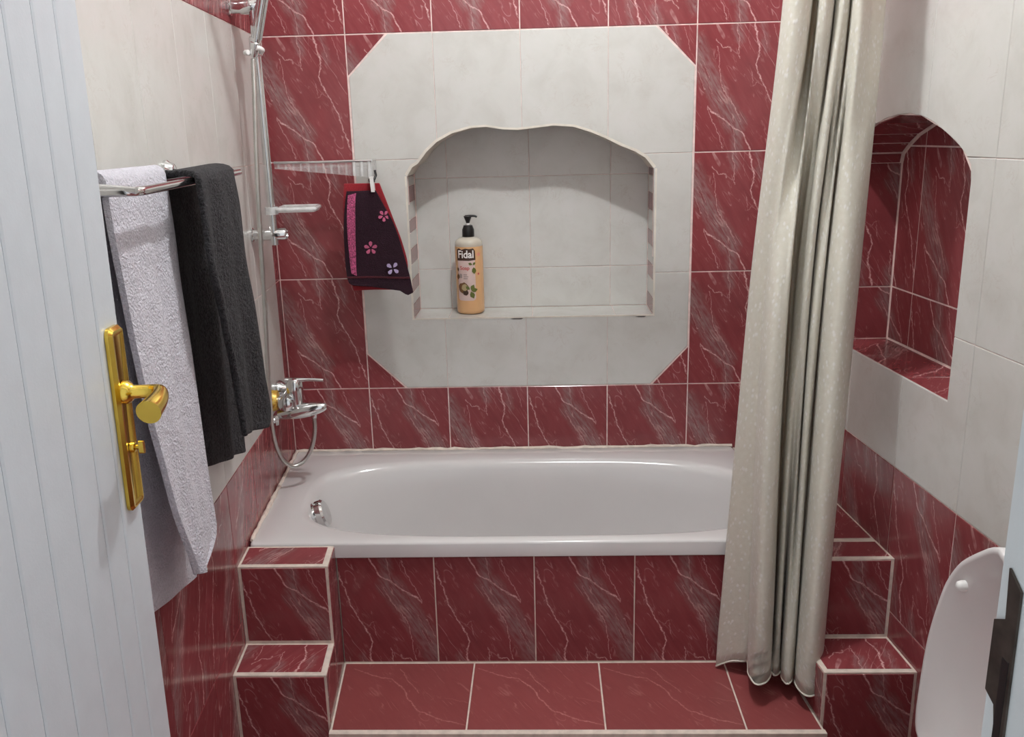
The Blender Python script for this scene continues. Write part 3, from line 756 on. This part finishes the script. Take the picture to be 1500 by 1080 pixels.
hs = thing('hand_shower', 'chrome ribbed hand shower standing in the rail holder, top left', 'hand shower', hc)
hx = Vector((.034, -.012, .118)).normalized(); h0 = V(-.1935, .343, .972)
m = MB(); prof = [(0, .0085), (.004, .0105), (.030, .0125), (.034, .0132), (.036, .0120), (.040, .0128), (.19, .0135), (.20, .013)]
m.lathe(h0, hx, prof, 24)
for j in range(12):
    a = 2*math.pi*j/12; u = hx.cross(Vector((0, 1, 0))).normalized(); b_ = hx.cross(u)
    o_ = (u*math.cos(a)+b_*math.sin(a))*.0128
    m.tube([h0+hx*.045+o_, h0+hx*.188+o_], .0017, 6)
m.build('handle', M_CHROME, hs, 40)
m = MB(); hh = h0+hx*.215; fd_ = Vector((.45, -.75, -.35)).normalized()
m.tube([h0+hx*.195, hh], [.0132, .017], 16); m.lathe(hh - fd_*.012, fd_, [(0, .02), (.008, .036), (.020, .040), (.026, .038), (.027, .001)], 24); m.build('spray_head', M_CHROME, hs, 40)
hose_pts = [(-.1945, .344, .968), (-.1955, .347, .94), (-.197, .36, .863), (-.203, .385, .695), (-.208, .40, .523), (-.214, .40, .343), (-.226, .39, .134), (-.232, .375, .008), (-.229, .36, -.063), (-.216, .345, -.110), (-.192, .33, -.133), (-.163, .315, -.122), (-.140, .305, -.085), (-.128, .300, -.035), (-.127, .300, .004)]
hp_ = resample([V(*p) for p in hose_pts], 420)
m = MB(); m.tube(hp_, [.0066 if i % 2 else .0054 for i in range(len(hp_))], 8)
hz = m.build('shower_hose', plain('hose_steel', (.56, .55, .52), .28, 1, var=.08), smooth=80); tag(hz, 'ribbed steel shower hose looping below the mixer tap', 'hose')
mx = thing('bath_mixer', 'chrome single lever bath mixer above the left tub rim', 'mixer tap', V(-.2, .30, 0))
def stained():
    m_, nt, bs = newmat('stained_brass_plate')
    tc = N(nt, 'ShaderNodeTexCoord').outputs['Object']; n = noise_node(nt, 70, 3, .6, .5, tc)
    c = ramp(nt, n.outputs[0], [(.30, (.05, .025, .01)), (.40, (.55, .25, .03)), (.55, (.72, .47, .08)), (.72, (.62, .58, .33))])
    nt.links.new(c.outputs[0], bs.inputs['Base Color']); bs.inputs['Roughness'].default_value = .4; bs.inputs['Metallic'].default_value = .35; return m_
M_STAIN = stained()
m = MB(); m.lathe(V(XL+.0005, .300, .054), (1, 0, 0), [(0, .030), (.008, .031), (.020, .029), (.026, .026), (.027, .015)], 28); es = m.build('escutcheon', M_STAIN, mx, 40); es['label'] = 'yellow stained brass cover'
m = MB(); m.lathe(V(XL+.0005, .185, .054), (1, 0, 0), [(0, .028), (.010, .028), (.022, .020), (.030, .016)], 24); m.build('escutcheon', M_CHROME, mx, 40)
m = MB(); m.lathe(V(-.200, .330, .050), (0, 1, 0), [(0, .014), (.004, .0205), (.02, .022), (.135, .022), (.150, .020), (.155, .012)], 24)
m.lathe(V(XL+.024, .300, .054), (1, 0, 0), [(0, .014), (.04, .014)], 16); m.lathe(V(-.178, .285, .030), (0, 0, 1), [(0, .022), (.05, .0235), (.055, .0245), (.075, .0225), (.084, .016), (.087, .004)], 28)
m.build('body', M_CHROME, mx, 40)
m = MB(); lv = [V(-.200, .285, .106), V(-.175, .287, .108), V(-.150, .290, .112), V(-.120, .294, .113), V(-.092, .298, .112)]
m.tube(smooth_path(lv, 4), [.013-.008*min(1, i/9) if i < 10 else .0050 for i in range(17)], 14); m.build('lever', M_CHROME, mx, 40)
m = MB(); sp0 = [V(-.228, .300, .012), V(-.20, .300, .016), V(-.17, .300, .021), V(-.14, .300, .027), V(-.112, .300, .032), V(-.095, .300, .035), V(-.088, .300, .036)]
m.tube(smooth_path(sp0, 3), [.0125+.0085*math.sin(min(1, i/8)*math.pi/2) if i < 9 else .021-.0155*((i-9)/9)**1.3 for i in range(19)], 18); m.build('spout', M_CHROME, mx, 40)
m = MB(); m.lathe(V(-.127, .300, .002), (0, 0, 1), [(0, .0085), (.006, .0095), (.018, .0095), (.02, .007)], 14); m.build('hose_connector', M_CHROME, mx, 40)
m = MB(); m.lathe(V(-.232, .318, -.012), (0, 0, 1), [(0, .008), (.006, .0095), (.022, .0095), (.026, .007)], 6); m.lathe(V(XL+.002, .322, .002), (1, 0, 0), [(0, .010), (.014, .0095), (.02, .006)], 12); m.build('union_nut', M_CHROME, mx, 40)

# ------------------------------------------------------------------ clear shelf and soap dish
def acrylic():
    m_, nt, bs = newmat('clear_acrylic')
    bs.inputs['Base Color'].default_value = (.86, .86, .85, 1); bs.inputs['Roughness'].default_value = .12; bs.inputs['IOR'].default_value = 1.45
    n = noise_node(nt, 60, 2, vec=N(nt, 'ShaderNodeTexCoord').outputs['Object'])
    bs.inputs['Alpha'].default_value = .30
    nt.links.new(ramp(nt, n.outputs[0], [(.3, (.22,)*3), (.7, (.36,)*3)]).outputs[0], bs.inputs['Alpha']); return m_
M_ACR = acrylic()
M_ACR2 = M_ACR.copy(); M_ACR2.name = 'cloudy_acrylic'
for n_ in M_ACR2.node_tree.nodes:
    if n_.type == 'VALTORGB': n_.color_ramp.elements[0].color = (.50, .50, .50, 1); n_.color_ramp.elements[1].color = (.66, .66, .66, 1)
M_RIB = M_ACR.copy(); M_RIB.name = 'faint_acrylic'
for n_ in M_RIB.node_tree.nodes:
    if n_.type == 'VALTORGB': n_.color_ramp.elements[0].color = (.10, .10, .10, 1); n_.color_ramp.elements[1].color = (.2, .2, .2, 1)
for n_ in M_ACR.node_tree.nodes:
    if n_.type == 'VALTORGB': n_.color_ramp.elements[0].color = (.12, .12, .12, 1); n_.color_ramp.elements[1].color = (.22, .22, .22, 1)
sh = thing('bath_shelf', 'clear acrylic shelf with ribbed front and chrome edge, above the washcloth', 'shelf', V(-.06, .006, .69))
S0, S1, SD = -.208, .066, .14
low = lambda x: .690 - .030*(x-S0)/(S1-S0)
m = MB(); m.prism([(S0, SD-.006), (S1, SD-.006), (S1, .002), (S0+.06, .002)], lambda a, b, w: V(a, b, w), .690, .6925); m.build('shelf_plate', M_ACR, sh)
m = MB(); m.prism([(S0, .706), (S1, .706), (S1, low(S1)), (S0, low(S0))], lambda a, b, w: V(a, SD+w, b), -.0015, .0015); m.build('front_panel', M_ACR, sh)
for i in range(13):
    x = S0+.012+(S1-S0-.018)*i/12
    m = MB(); m.tube([V(x, SD+.003, .704), V(x, SD+.003, low(x)+.001)], .0034 if i < 10 else .0046, 8); m.build('rib', M_RIB if i < 10 else M_ACR2, sh, 50)
m = MB(); m.tube([V(S0, SD+.002, .707), V(S1+.001, SD+.002, .706)], .0040, 10); m.tube([V(S1, SD+.001, .707), V(S1, .003, .707)], .0032, 8); m.build('chrome_edge', M_CHROME, sh, 50)
m = MB(); m.prism([(SD-.002, .706), (.002, .706), (.002, .674), (SD-.002, low(S1))], lambda a, b, w: V(S1+w, a, b), -.0045, .0015); m.build('side_panel', M_ACR2, sh)
sd_ = thing('soap_dish', 'small clear plastic soap dish clamped to the shower rail', 'soap dish', V(-.14, .26, .585))
m = MB(); m.prism(capsule(-.176, -.075, .215, .325, .012), lambda a, b, w: V(a, b, w), .582, .586)
q = capsule(-.176, -.075, .215, .325, .012)
m.tube([V(a, b, .590) for a, b in q+[q[0]]], .0055, 8); m.build('dish', M_ACR2, sd_, 50)
m = MB(); m.lathe(V(PX_, PD_, .577), (0, 0, 1), [(0, .0112), (0, .017), (.020, .017), (.020, .0112)], 20); m.box(-.178, -.168, .292, .318, .581, .593); m.build('clamp', M_ACR2, sd_, 40)

# ------------------------------------------------------------------ washcloth with clip
M_PURT = terry('dark_plum_terry', (.028, .004, .015), .3, .7, .0, 420); M_REDT = terry('red_terry', (.40, .012, .024), .2, .7, .1, 520); M_PINKT = terry('pink_terry', (.78, .12, .29), .45, 1, .1, 260)
M_MAROT = terry('maroon_terry', (.10, .008, .018), .3, .6, .1, 520)
PUL = [(-0.007, 0.624), (-0.017, 0.568), (-0.023, 0.51), (-0.025, 0.451), (-0.025, 0.402), (-0.019, 0.368), (-0.006, 0.356)]
PUR = [(0.075, 0.625), (0.095, 0.584), (0.118, 0.536), (0.134, 0.487), (0.153, 0.408), (0.161, 0.364), (0.166, 0.334)]
REL = [(-0.015, 0.645), (-0.021, 0.586), (-0.025, 0.508), (-0.023, 0.43), (-0.016, 0.38), (-0.009, 0.338)]
RER = [(0.086, 0.644), (0.104, 0.589), (0.122, 0.534), (0.141, 0.476), (0.154, 0.406), (0.138, 0.340)]
PW = .150
wc = thing('washcloth', 'dark plum washcloth with pink stripe and small flowers, backed in red', 'washcloth', V(.07, PW, .34))
def wave(s, t, k=1): return .005*k*math.sin(s*7+t*2)*(.3+t) + .004*math.sin(t*6+s*3)
KA = 36
def edge_pts(e, dd): return [V(p.x, dd, p.y) for p in resample([(a, b, 0) for a, b in e], KA)]
ruled('back_layer', edge_pts(REL, PW-.014), edge_pts(RER, PW-.014), 18, M_REDT, wc, lambda s, t: Vector((0, -wave(s, t, .8), 0)), .005)['label'] = 'red back layer'
A_, B_ = edge_pts(PUL, PW), edge_pts(PUR, PW)
cw = lambda s, t: Vector((0, -wave(s, t), -.010*math.sin(max(0, t-.8)*5*math.pi)*(.5-s) - (.012*(1-abs(s-.9)/.12) if s > .78 and t > .9 else 0)))
ruled('front_layer', A_, B_, 24, M_PURT, wc, cw, .005)
def on_cloth(s, t, lift=.0042):
    i = min(KA-2, int(t*(KA-1))); f = t*(KA-1)-i
    return A_[i].lerp(A_[i+1], f).lerp(B_[i].lerp(B_[i+1], f), s) + cw(s, t) + Vector((0, -lift, 0))
pa = [on_cloth(.06+.02*t, .04+.80*t) for t in [i/20 for i in range(21)]]; pb = [on_cloth(.33-.17*t**.6, .02+.84*t) for t in [i/20 for i in range(21)]]
o = ruled('stripe', pa, pb, 5, M_PINKT, wc, None, .003); o['label'] = 'pink terry stripe'
ha = [on_cloth(0.0, .87+.0*t, .003) for t in (0, 1)]
hb = [[on_cloth(s/20, v_, .0036) for s in range(21)] for v_ in (.865, .885)]
o = ruled('hem_band', hb[0], hb[1], 3, M_MAROT, wc, None, .002)
M_FPINK = terry('pink_embroidery', (.72, .16, .30), .2, .5, 0, 600); M_FLIL = terry('lilac_embroidery', (.56, .45, .70), .2, .5, 0, 600)
def cloth_y(x, z):
    best = min(((on_cloth(a/30, b/30, 0) for a in range(31) for b in range(31))), key=lambda p: (p.x-x)**2 + (p.z-ZF-z)**2)
    return best.y
def flower(cx, cz, r, mat, petals=5, a0=.3, name='embroidered_flower'):
    m = MB(); y = cloth_y(cx, cz) - (.0055 if petals == 4 else .0030)
    for k in range(petals):
        a = a0+2*math.pi*k/petals; u = (math.cos(a), math.sin(a)); p = (-u[1], u[0])
        poly = [(cx+u[0]*r*q+p[0]*r*w_, cz+u[1]*r*q+p[1]*r*w_) for q, w_ in ((.18, 0), (.45, .20), (.8, .28), (1.0, .10), (1.0, -.10), (.8, -.28), (.45, -.20))]
        hole = [(cx+u[0]*r*q+p[0]*r*w_, cz+u[1]*r*q+p[1]*r*w_) for q, w_ in ((.55, 0), (.62, .10), (.78, .10), (.85, 0), (.78, -.10), (.62, -.10))]
        m.prism(poly, lambda a_, b_, w: Vector((a_, y-w, b_+ZF)), -.001, .0016)
    return m.build(name, mat, wc)
flower(.050, .462, .0190, M_FPINK); flower(.094, .553, .0165, M_FPINK, a0=.9)
flower(.111, .404, .0195, M_FLIL, 4, .9, 'embroidered_butterfly')
cp = thing('clothes_peg', 'white plastic clothes peg gripping the top of the plum washcloth', 'peg', V(.068, .150, .622))
m = MB()
for sgn in (-1, 1):
    m.prism([(.0605, .663), (.0715, .663), (.0735, .621), (.0635, .621)], lambda a, b, w, sgn=sgn: V(a, PW+.002+sgn*(.009-.10*abs(b-.655)*0)+w, b), -.003, .003)
m.build('jaws', M_WHITEP, cp)
m = MB(); m.tube([V(.058, PW+.002, .652), V(.0745, PW+.002, .653)], .0055, 10); m.tube([V(.073, PW+.001, .655), V(.078, .143, .666), V(.075, .1405, .680)], .0035, 8); m.build('spring', M_BLACK, cp, 50)

# ------------------------------------------------------------------ soap bottle in the niche
BC = (.3325, -.085); BZ = NS+.0005
bot = thing('pump_bottle', 'orange pump bottle with black dispenser standing on the niche sill', 'bottle', V(BC[0], BC[1], BZ))
M_LIQ = plain('orange_liquid_soap', (.74, .43, .21), .22, var=.04, scale=12, coat=.3)
M_PALE = plain('pale_translucent_bottle', (.66, .60, .50), .2, var=.03, trans=.15, coat=.3)
O = V(BC[0], BC[1], BZ); UP = (0, 0, 1); R_ = .0437
m = MB(); m.lathe(O, UP, [(0, .030), (.001, .038), (.005, .0425), (.012, R_), (.205, R_), (.212, R_-.0002)], 40); m.build('bottle_body', M_LIQ, bot, 40)
m = MB(); m.lathe(O, UP, [(.2115, R_-.0005), (.212, R_-.0002), (.224, .0425), (.231, .0385), (.236, .031), (.239, .021), (.240, .016), (.243, .0155)], 40); m.build('bottle_shoulder', M_PALE, bot, 40)
m = MB(); m.lathe(O, UP, [(.2400, .0185), (.241, .0190), (.262, .0186), (.271, .0150), (.275, .0140), (.276, .0105)], 28); m.build('pump_collar', M_BLACK, bot, 40)
m = MB(); m.lathe(O, UP, [(.274, .0055), (.282, .0055)], 14); m.build('pump_stem', M_WHITEP, bot, 40)
m = MB(); m.lathe(O, UP, [(.280, .0050), (.288, .0072), (.302, .0128), (.304, .0118)], 20)
m.tube(smooth_path([O+Vector((-.008, 0, .302)), O+Vector((.008, -.002, .3035)), O+Vector((.022, -.004, .303)), O+Vector((.0285, -.005, .2995))], 4), [.0042-.0012*i/12 for i in range(13)], 10); m.build('pump_nozzle', M_BLACK, bot, 40)
FA = math.radians(-98)                                    # direction the label faces (towards the doorway, a little left)
def cyl(s, h, lift=.0004):
    a = FA + s/R_; r = R_+lift
    return O + Vector((math.cos(a)*r, math.sin(a)*r, h))
def patch(name, poly, mat, parent, lift=.0005, sx=10):
    """flat print laid round the bottle: poly in (arc length, height)"""
    bm = bmesh.new()
    f = bm.faces.new([bm.verts.new((a, b, 0)) for a, b in poly])
    bmesh.ops.triangulate(bm, faces=[f])
    for _ in range(6):
        es = [e for e in bm.edges if e.calc_length() > .006]
        if not es: break
        bmesh.ops.subdivide_edges(bm, edges=es, cuts=1); bmesh.ops.triangulate(bm, faces=[f for f in bm.faces if len(f.verts) > 3])
    me = bpy.data.meshes.new('m'); bm.to_mesh(me); bm.free()
    vs = [cyl(v.co.x, v.co.y, lift) for v in me.vertices]; fs = [tuple(p.vertices) for p in me.polygons]
    return put(name, vs, fs, mat, parent)
def pm(n, c, r=.4): return plain(n, c, r, var=.03)
M_LAB = pm('label_blush', (.66, .50, .46)); M_INK = pm('label_dark_ink', (.06, .03, .02)); M_WHT = pm('label_white', (.85, .82, .78)); M_RINK = pm('label_red', (.55, .10, .09)); M_GRN = pm('label_green', (.12, .14, .03)); M_BRN = pm('label_brown', (.16, .08, .03)); M_TAN = pm('label_tan', (.42, .33, .18)); M_GREY = pm('label_grey', (.36, .29, .27))
SH = -.0055
lab = patch('label', [(a+SH, b) for a, b in capsule(-.030, .029, .045, .205, .010)], M_LAB, bot, .0004)
patch('title_backing', [(a+SH, b) for a, b in [(-.031, .204), (-.022, .208), (-.012, .204), (.0, .208), (.012, .206), (.024, .208), (.030, .200), (.031, .172), (.010, .170), (-.010, .171), (-.031, .170)]], M_INK, lab, .0009)
def text_on(name, txt, size, cx, cz, mat, parent, lift, stretch=1.0):
    cu = bpy.data.curves.new('t', 'FONT'); cu.body = txt; cu.size = size; cu.align_x = 'CENTER'; cu.align_y = 'CENTER'; cu.resolution_u = 3; cu.offset = size*.02
    to = bpy.data.objects.new('t', cu); COL.objects.link(to); dg = bpy.context.evaluated_depsgraph_get(); dg.update()
    me = bpy.data.meshes.new_from_object(to.evaluated_get(dg)); bpy.data.objects.remove(to); 
    vs = [cyl(v.co.x*stretch + cx, v.co.y + cz, lift) for v in me.vertices]; fs = [tuple(p.vertices) for p in me.polygons]
    return put(name, vs, fs, mat, parent)
text_on('title_lettering', 'Fidal', .033, SH, .189, M_WHT, lab, .0015, .86)
text_on('subtitle_lettering', 'Soap', .016, SH-.004, .147, M_RINK, lab, .0010, 1.0)
for k, (a, b, w_, h_) in enumerate([(-.024, .116, .011, .013), (-.009, .119, .016, .003), (-.009, .113, .014, .003), (-.009, .125, .012, .003)]):
    patch('small_print', [(a+SH, b), (a+w_+SH, b), (a+w_+SH, b+h_), (a+SH, b+h_)], M_GREY, lab, .0009)
def blob(cx, cz, r, n=14, sq=1.0, jit=.12, sd=1):
    rr = random.Random(sd); return [(cx+SH+r*math.cos(2*math.pi*i/n)*(1+rr.uniform(-jit, jit)), cz+sq*r*math.sin(2*math.pi*i/n)*(1+rr.uniform(-jit, jit))) for i in range(n)]
patch('printed_fruit', blob(-.011, .085, .0175), M_BRN, lab, .0009); patch('printed_fruit', blob(-.006, .087, .0105, sd=4), M_TAN, lab, .0013); patch('printed_fruit', blob(-.003, .070, .009, sd=7), M_INK, lab, .0012)
def leaf(cx, cz, l, a, wd=.32):
    u = (math.cos(a), math.sin(a)); p = (-u[1], u[0]); return [(cx+SH+u[0]*l*q+p[0]*l*w_, cz+u[1]*l*q+p[1]*l*w_) for q, w_ in ((0, 0), (.3, wd*.8), (.6, wd), (1, 0), (.6, -wd), (.3, -wd*.8))]
for cx, cz, l, a in ((.014, .078, .020, 1.1), (.014, .076, .021, .2), (.013, .074, .024, -1.2), (.010, .080, .016, 2.4), (.020, .158, .013, 2.8), (.022, .156, .012, .9), (.024, .150, .022, -1.5), (-.028, .130, .020, -1.6), (-.027, .136, .014, 1.7)):
    patch('printed_leaf', leaf(cx, cz, l, a), M_GRN if cx > -.01 else M_BRN, lab, .0016)
patch('printed_mark', blob(.040, .128, .0035), M_RINK, bot, .0006); patch('printed_mark', blob(.043, .188, .006), pm('salmon_mark', (.70, .27, .18)), bot, .0006)

# ------------------------------------------------------------------ shower curtain on its rod
rod = tag(MB().tube([V(XL+.002, .752, 1.485), V(XR-.002, .752, 1.485)], .011, 16).build('curtain_rod', M_CHROME, smooth=40), 'chrome shower curtain rod spanning the alcove above the curtain', 'curtain rod')
TOP = [(0.9826, 0.735), (0.979, 0.757), (0.9822, 0.782), (0.9926, 0.79), (1.0104, 0.785), (1.0287, 0.765), (1.0675, 0.67), (1.0788, 0.67), (1.0465, 0.757), (1.0469, 0.78), (1.0584, 0.778), (1.0782, 0.752), (1.1046, 0.69), (1.0836, 0.752), (1.084, 0.774), (1.0942, 0.772), (1.1101, 0.75), (1.1374, 0.69), (1.1134, 0.755), (1.11, 0.785), (1.121, 0.79), (1.1426, 0.765), (1.1582, 0.742), (1.1735, 0.735), (1.1907, 0.73)]
MIDC = [(0.9487, 0.715), (0.9499, 0.73), (0.957, 0.745), (0.9672, 0.75), (0.9698, 0.76), (0.9613, 0.79), (0.9701, 0.815), (0.9886, 0.815), (1.0039, 0.8), (1.0496, 0.68), (1.0617, 0.68), (1.0433, 0.735), (1.0411, 0.765), (1.0434, 0.79), (1.0592, 0.775), (1.0891, 0.7), (1.0669, 0.77), (1.0693, 0.79), (1.0838, 0.775), (1.1147, 0.7), (1.0891, 0.78), (1.0937, 0.815), (1.1143, 0.82), (1.1398, 0.8), (1.1669, 0.76)]
BOT = [(0.9143, 0.7), (0.9277, 0.712), (0.9457, 0.725), (0.9642, 0.735), (0.9759, 0.74), (0.9588, 0.8), (0.9557, 0.845), (0.9667, 0.855), (0.9857, 0.845), (1.0069, 0.81), (1.0456, 0.7), (1.025, 0.785), (1.0347, 0.785), (1.0691, 0.7), (1.0391, 0.8), (1.0415, 0.825), (1.0521, 0.822), (1.07, 0.79), (1.1006, 0.71), (1.0639, 0.82), (1.0634, 0.86), (1.0764, 0.875), (1.0992, 0.86), (1.1242, 0.82), (1.1402, 0.775)]
HEM = [-.545, -.53, -.514, -.509, -.505, -.495, -.49, -.49, -.49, -.495, -.51, -.512, -.512, -.51, -.508, -.505, -.505, -.51, -.51, -.507, -.507, -.507, -.507, -.50, -.49]
NP = 220
def cs(pts): return resample([(a, b, 0) for a, b in pts], NP)
rowsC = []
gat = [(a*.92+.08*1.08, .752+(b-.752)*.55) for a, b in TOP]
lev = [(1.455, gat), (1.0, TOP), (.42, MIDC), (-.45, BOT)]
P4 = [[Vector((a, b, z)) for a, b in pts] for z, pts in lev]
hemp = [Vector((p[0]-.022, p[1]+.075, h)) if k in (10, 13, 18) else Vector((p[0]+(p[0]-q[0])*.06, p[1]+(p[1]-q[1])*.06, h)) for k, (p, q, h) in enumerate(zip(BOT, MIDC, HEM))]
NR = 70; ctrl = []
for i in range(25):
    col = smooth_path([P4[0][i], P4[1][i], P4[2][i], P4[3][i]], 12) + [hemp[i]]; ctrl.append(resample([tuple(p) for p in col], NR))
cv = []
for r in range(NR):
    row = resample([tuple(ctrl[i][r]) for i in range(25)], NP)
    cv += [V(p.x, p.y, p.z) + Vector((.0012*noise.noise(Vector((j*.09, r*.05, 1))), .0018*noise.noise(Vector((j*.07, r*.06, 7))), 0)) for j, p in enumerate(row)]
cf = [(r*NP+j, r*NP+j+1, (r+1)*NP+j+1, (r+1)*NP+j) for r in range(NR-1) for j in range(NP-1)]
def curtain_mat():
    m_, nt, bs = newmat('cream_jacquard')
    tc = N(nt, 'ShaderNodeTexCoord'); P = tc.outputs['Object']
    uv = N(nt, 'ShaderNodeMapping'); nt.links.new(tc.outputs['UV'], uv.inputs['Vector']); uv.inputs['Scale'].default_value = (1.5, .62, 1); uv.inputs['Rotation'].default_value = (0, 0, math.radians(35))
    n = noise_node(nt, 90, 3, .6, vec=P)
    vo = N(nt, 'ShaderNodeTexVoronoi'); nt.links.new(uv.outputs[0], vo.inputs['Vector']); vo.inputs['Scale'].default_value = 62
    spk = ramp(nt, vo.outputs['Distance'], [(.16, (1, 1, 1)), (.34, (0, 0, 0))]).outputs[0]
    c = ramp(nt, n.outputs[0], [(.3, (.77, .74, .64)), (.7, (.84, .82, .73))]).outputs[0]
    c = mix(nt, mth(nt, 'MULTIPLY', spk, .9), c, (.97, .96, .92))
    nt.links.new(c, bs.inputs['Base Color'])
    nt.links.new(ramp(nt, spk, [(0, (.62,)*3), (1, (.30,)*3)]).outputs[0], bs.inputs['Roughness'])
    bs.inputs['Sheen Weight'].default_value = .15
    bump(nt, bs, mth(nt, 'ADD', spk, mth(nt, 'MULTIPLY', n.outputs[0], .8)), .4, .0012)
    tr = N(nt, 'ShaderNodeBsdfTranslucent'); tr.inputs[0].default_value = (.72, .60, .40, 1)
    ms = N(nt, 'ShaderNodeMixShader'); ms.inputs[0].default_value = .22
    nt.links.new(bs.outputs[0], ms.inputs[1]); nt.links.new(tr.outputs[0], ms.inputs[2]); nt.links.new(ms.outputs[0], nt.nodes['Material Output'].inputs['Surface'])
    return m_
M_CURT = curtain_mat()
cur = put('shower_curtain', cv, cf, M_CURT, uvs=[(j/(NP-1), r/(NR-1)*3) for r in range(NR) for j in range(NP)], smooth=True)
sm = cur.modifiers.new('cloth_thickness', 'SOLIDIFY'); sm.thickness = .0016; sm.offset = 0
tag(cur, 'cream jacquard shower curtain hanging in folds at the right end of the bathtub', 'curtain')
m = MB(); m.tube([v + Vector((0, 0, .002)) for v in cv[(NR-1)*NP:]], .0022, 6); m.build('hem', plain('cream_hem', (.78, .75, .66), .6), cur, 60)
for k in range(7):
    x = .99+.175*k/6
    mm = MB(); mm.tube([V(x, .752, 1.485) + Vector((0, math.sin(a)*.022, math.cos(a)*.022-.010)) for a in [2*math.pi*i/20 for i in range(21)]], .0018, 6, cap=False); mm.build('ring', M_CHROME, cur, 60)

# ------------------------------------------------------------------ toilet against the right wall
TZ = -.385; TC = 1.366
wc_ = thing('toilet', 'toilet with raised pale plastic lid, right foreground beside the tiled steps', 'toilet', V(1.05, TC, -ZF))
half = [(.0, .112), (.020, .103), (.039, .089), (.073, .061), (.1, .035), (.122, .004), (.139, -.03), (.156, -.084), (.169, -.135), (.178, -.191), (.184, -.27), (.186, -.33), (.178, -.365), (.15, -.382)]
hs_ = [(p.x, p.y) for p in resample([(a, b, 0) for a, b in half], 34)]
out = [(TC-a, b) for a, b in hs_] + [(TC+a, b) for a, b in reversed(hs_[1:])]
def lidm(x0): return lambda u, v, w: V(x0 - w - .03*(v+.38)*-.0, u, v)
m = MB(); n = len(out); i1 = inset(out, .003); i2 = inset(out, .011); i3 = inset(out, .015)
mp = lidm(1.150)
vs = [mp(u, v, -.016) for u, v in inset(out, .004)] + [mp(u, v, -.012) for u, v in out] + [mp(u, v, -.003) for u, v in out] + [mp(u, v, 0) for u, v in i1] + [mp(u, v, 0) for u, v in i2] + [mp(u, v, -.004) for u, v in i3]
m.add(vs, [tuple(range(n))[::-1]] + [(k*n+i, k*n+(i+1) % n, (k+1)*n+(i+1) % n, (k+1)*n+i) for k in range(5) for i in range(n)] + [tuple(range(5*n, 6*n))])
lid = m.build('toilet_lid', M_LID, wc_, 50)
for dd in (TC-.082, TC+.082):
    m = MB(); m.lathe(V(1.154, dd, .0), (-1, 0, 0), [(0, .0095), (.006, .0095), (.012, .008), (.015, .004)], 16); m.build('bumper', M_WHITEP, lid, 50)
def ell(cx, cd, a, b, z, n=48, ex=2.3):
    return [V(cx + a*math.copysign(abs(math.cos(t))**(2/ex), math.cos(t)), cd + b*math.copysign(abs(math.sin(t))**(2/ex), math.sin(t)), z) for t in [2*math.pi*i/n for i in range(n)]]
def loft(name, rings, mat, par, ang=40):
    n = len(rings[0]); k = len(rings); v = [p for r in rings for p in r]
    f = [(i*n+j, i*n+(j+1) % n, (i+1)*n+(j+1) % n, (i+1)*n+j) for i in range(k-1) for j in range(n)] + [tuple(range(n))[::-1], tuple(range((k-1)*n, k*n))]
    o = put(name, v, f, mat, par); return shade(o, ang)
cx = .93
loft('bowl', [ell(cx+.03, TC, .17, .12, -ZF+.001), ell(cx+.03, TC, .165, .115, -ZF+.05), ell(cx+.02, TC, .16, .115, -.60), ell(cx, TC, .20, .165, -.46), ell(cx, TC, .21, .178, -.415), ell(cx, TC, .205, .174, -.408), ell(cx-.01, TC, .15, .12, -.409), ell(cx-.01, TC, .12, .09, -.47), ell(cx, TC, .06, .05, -.54)], M_LID, wc_)
loft('seat', [ell(cx, TC, .205, .172, -.406), ell(cx, TC, .212, .178, -.400), ell(cx, TC, .210, .176, -.390), ell(cx-.01, TC, .15, .118, -.390), ell(cx-.01, TC, .146, .114, -.404)], M_WHITEP, wc_)
m = MB(); m.prism(capsule(TC-.150, TC+.150, 1.176, XR-.004, .03), lambda a, b, w: V(b, a, w), -.40, -.04); m.prism(capsule(TC-.154, TC+.154, 1.172, XR-.003, .03), lambda a, b, w: V(b, a, w), -.04, -.02); m.build('cistern', M_LID, wc_, 40)
m = MB(); m.tube([V(1.142, TC-.09, -.385), V(1.142, TC+.09, -.385)], .009, 10); m.build('hinge', M_WHITEP, wc_, 40)
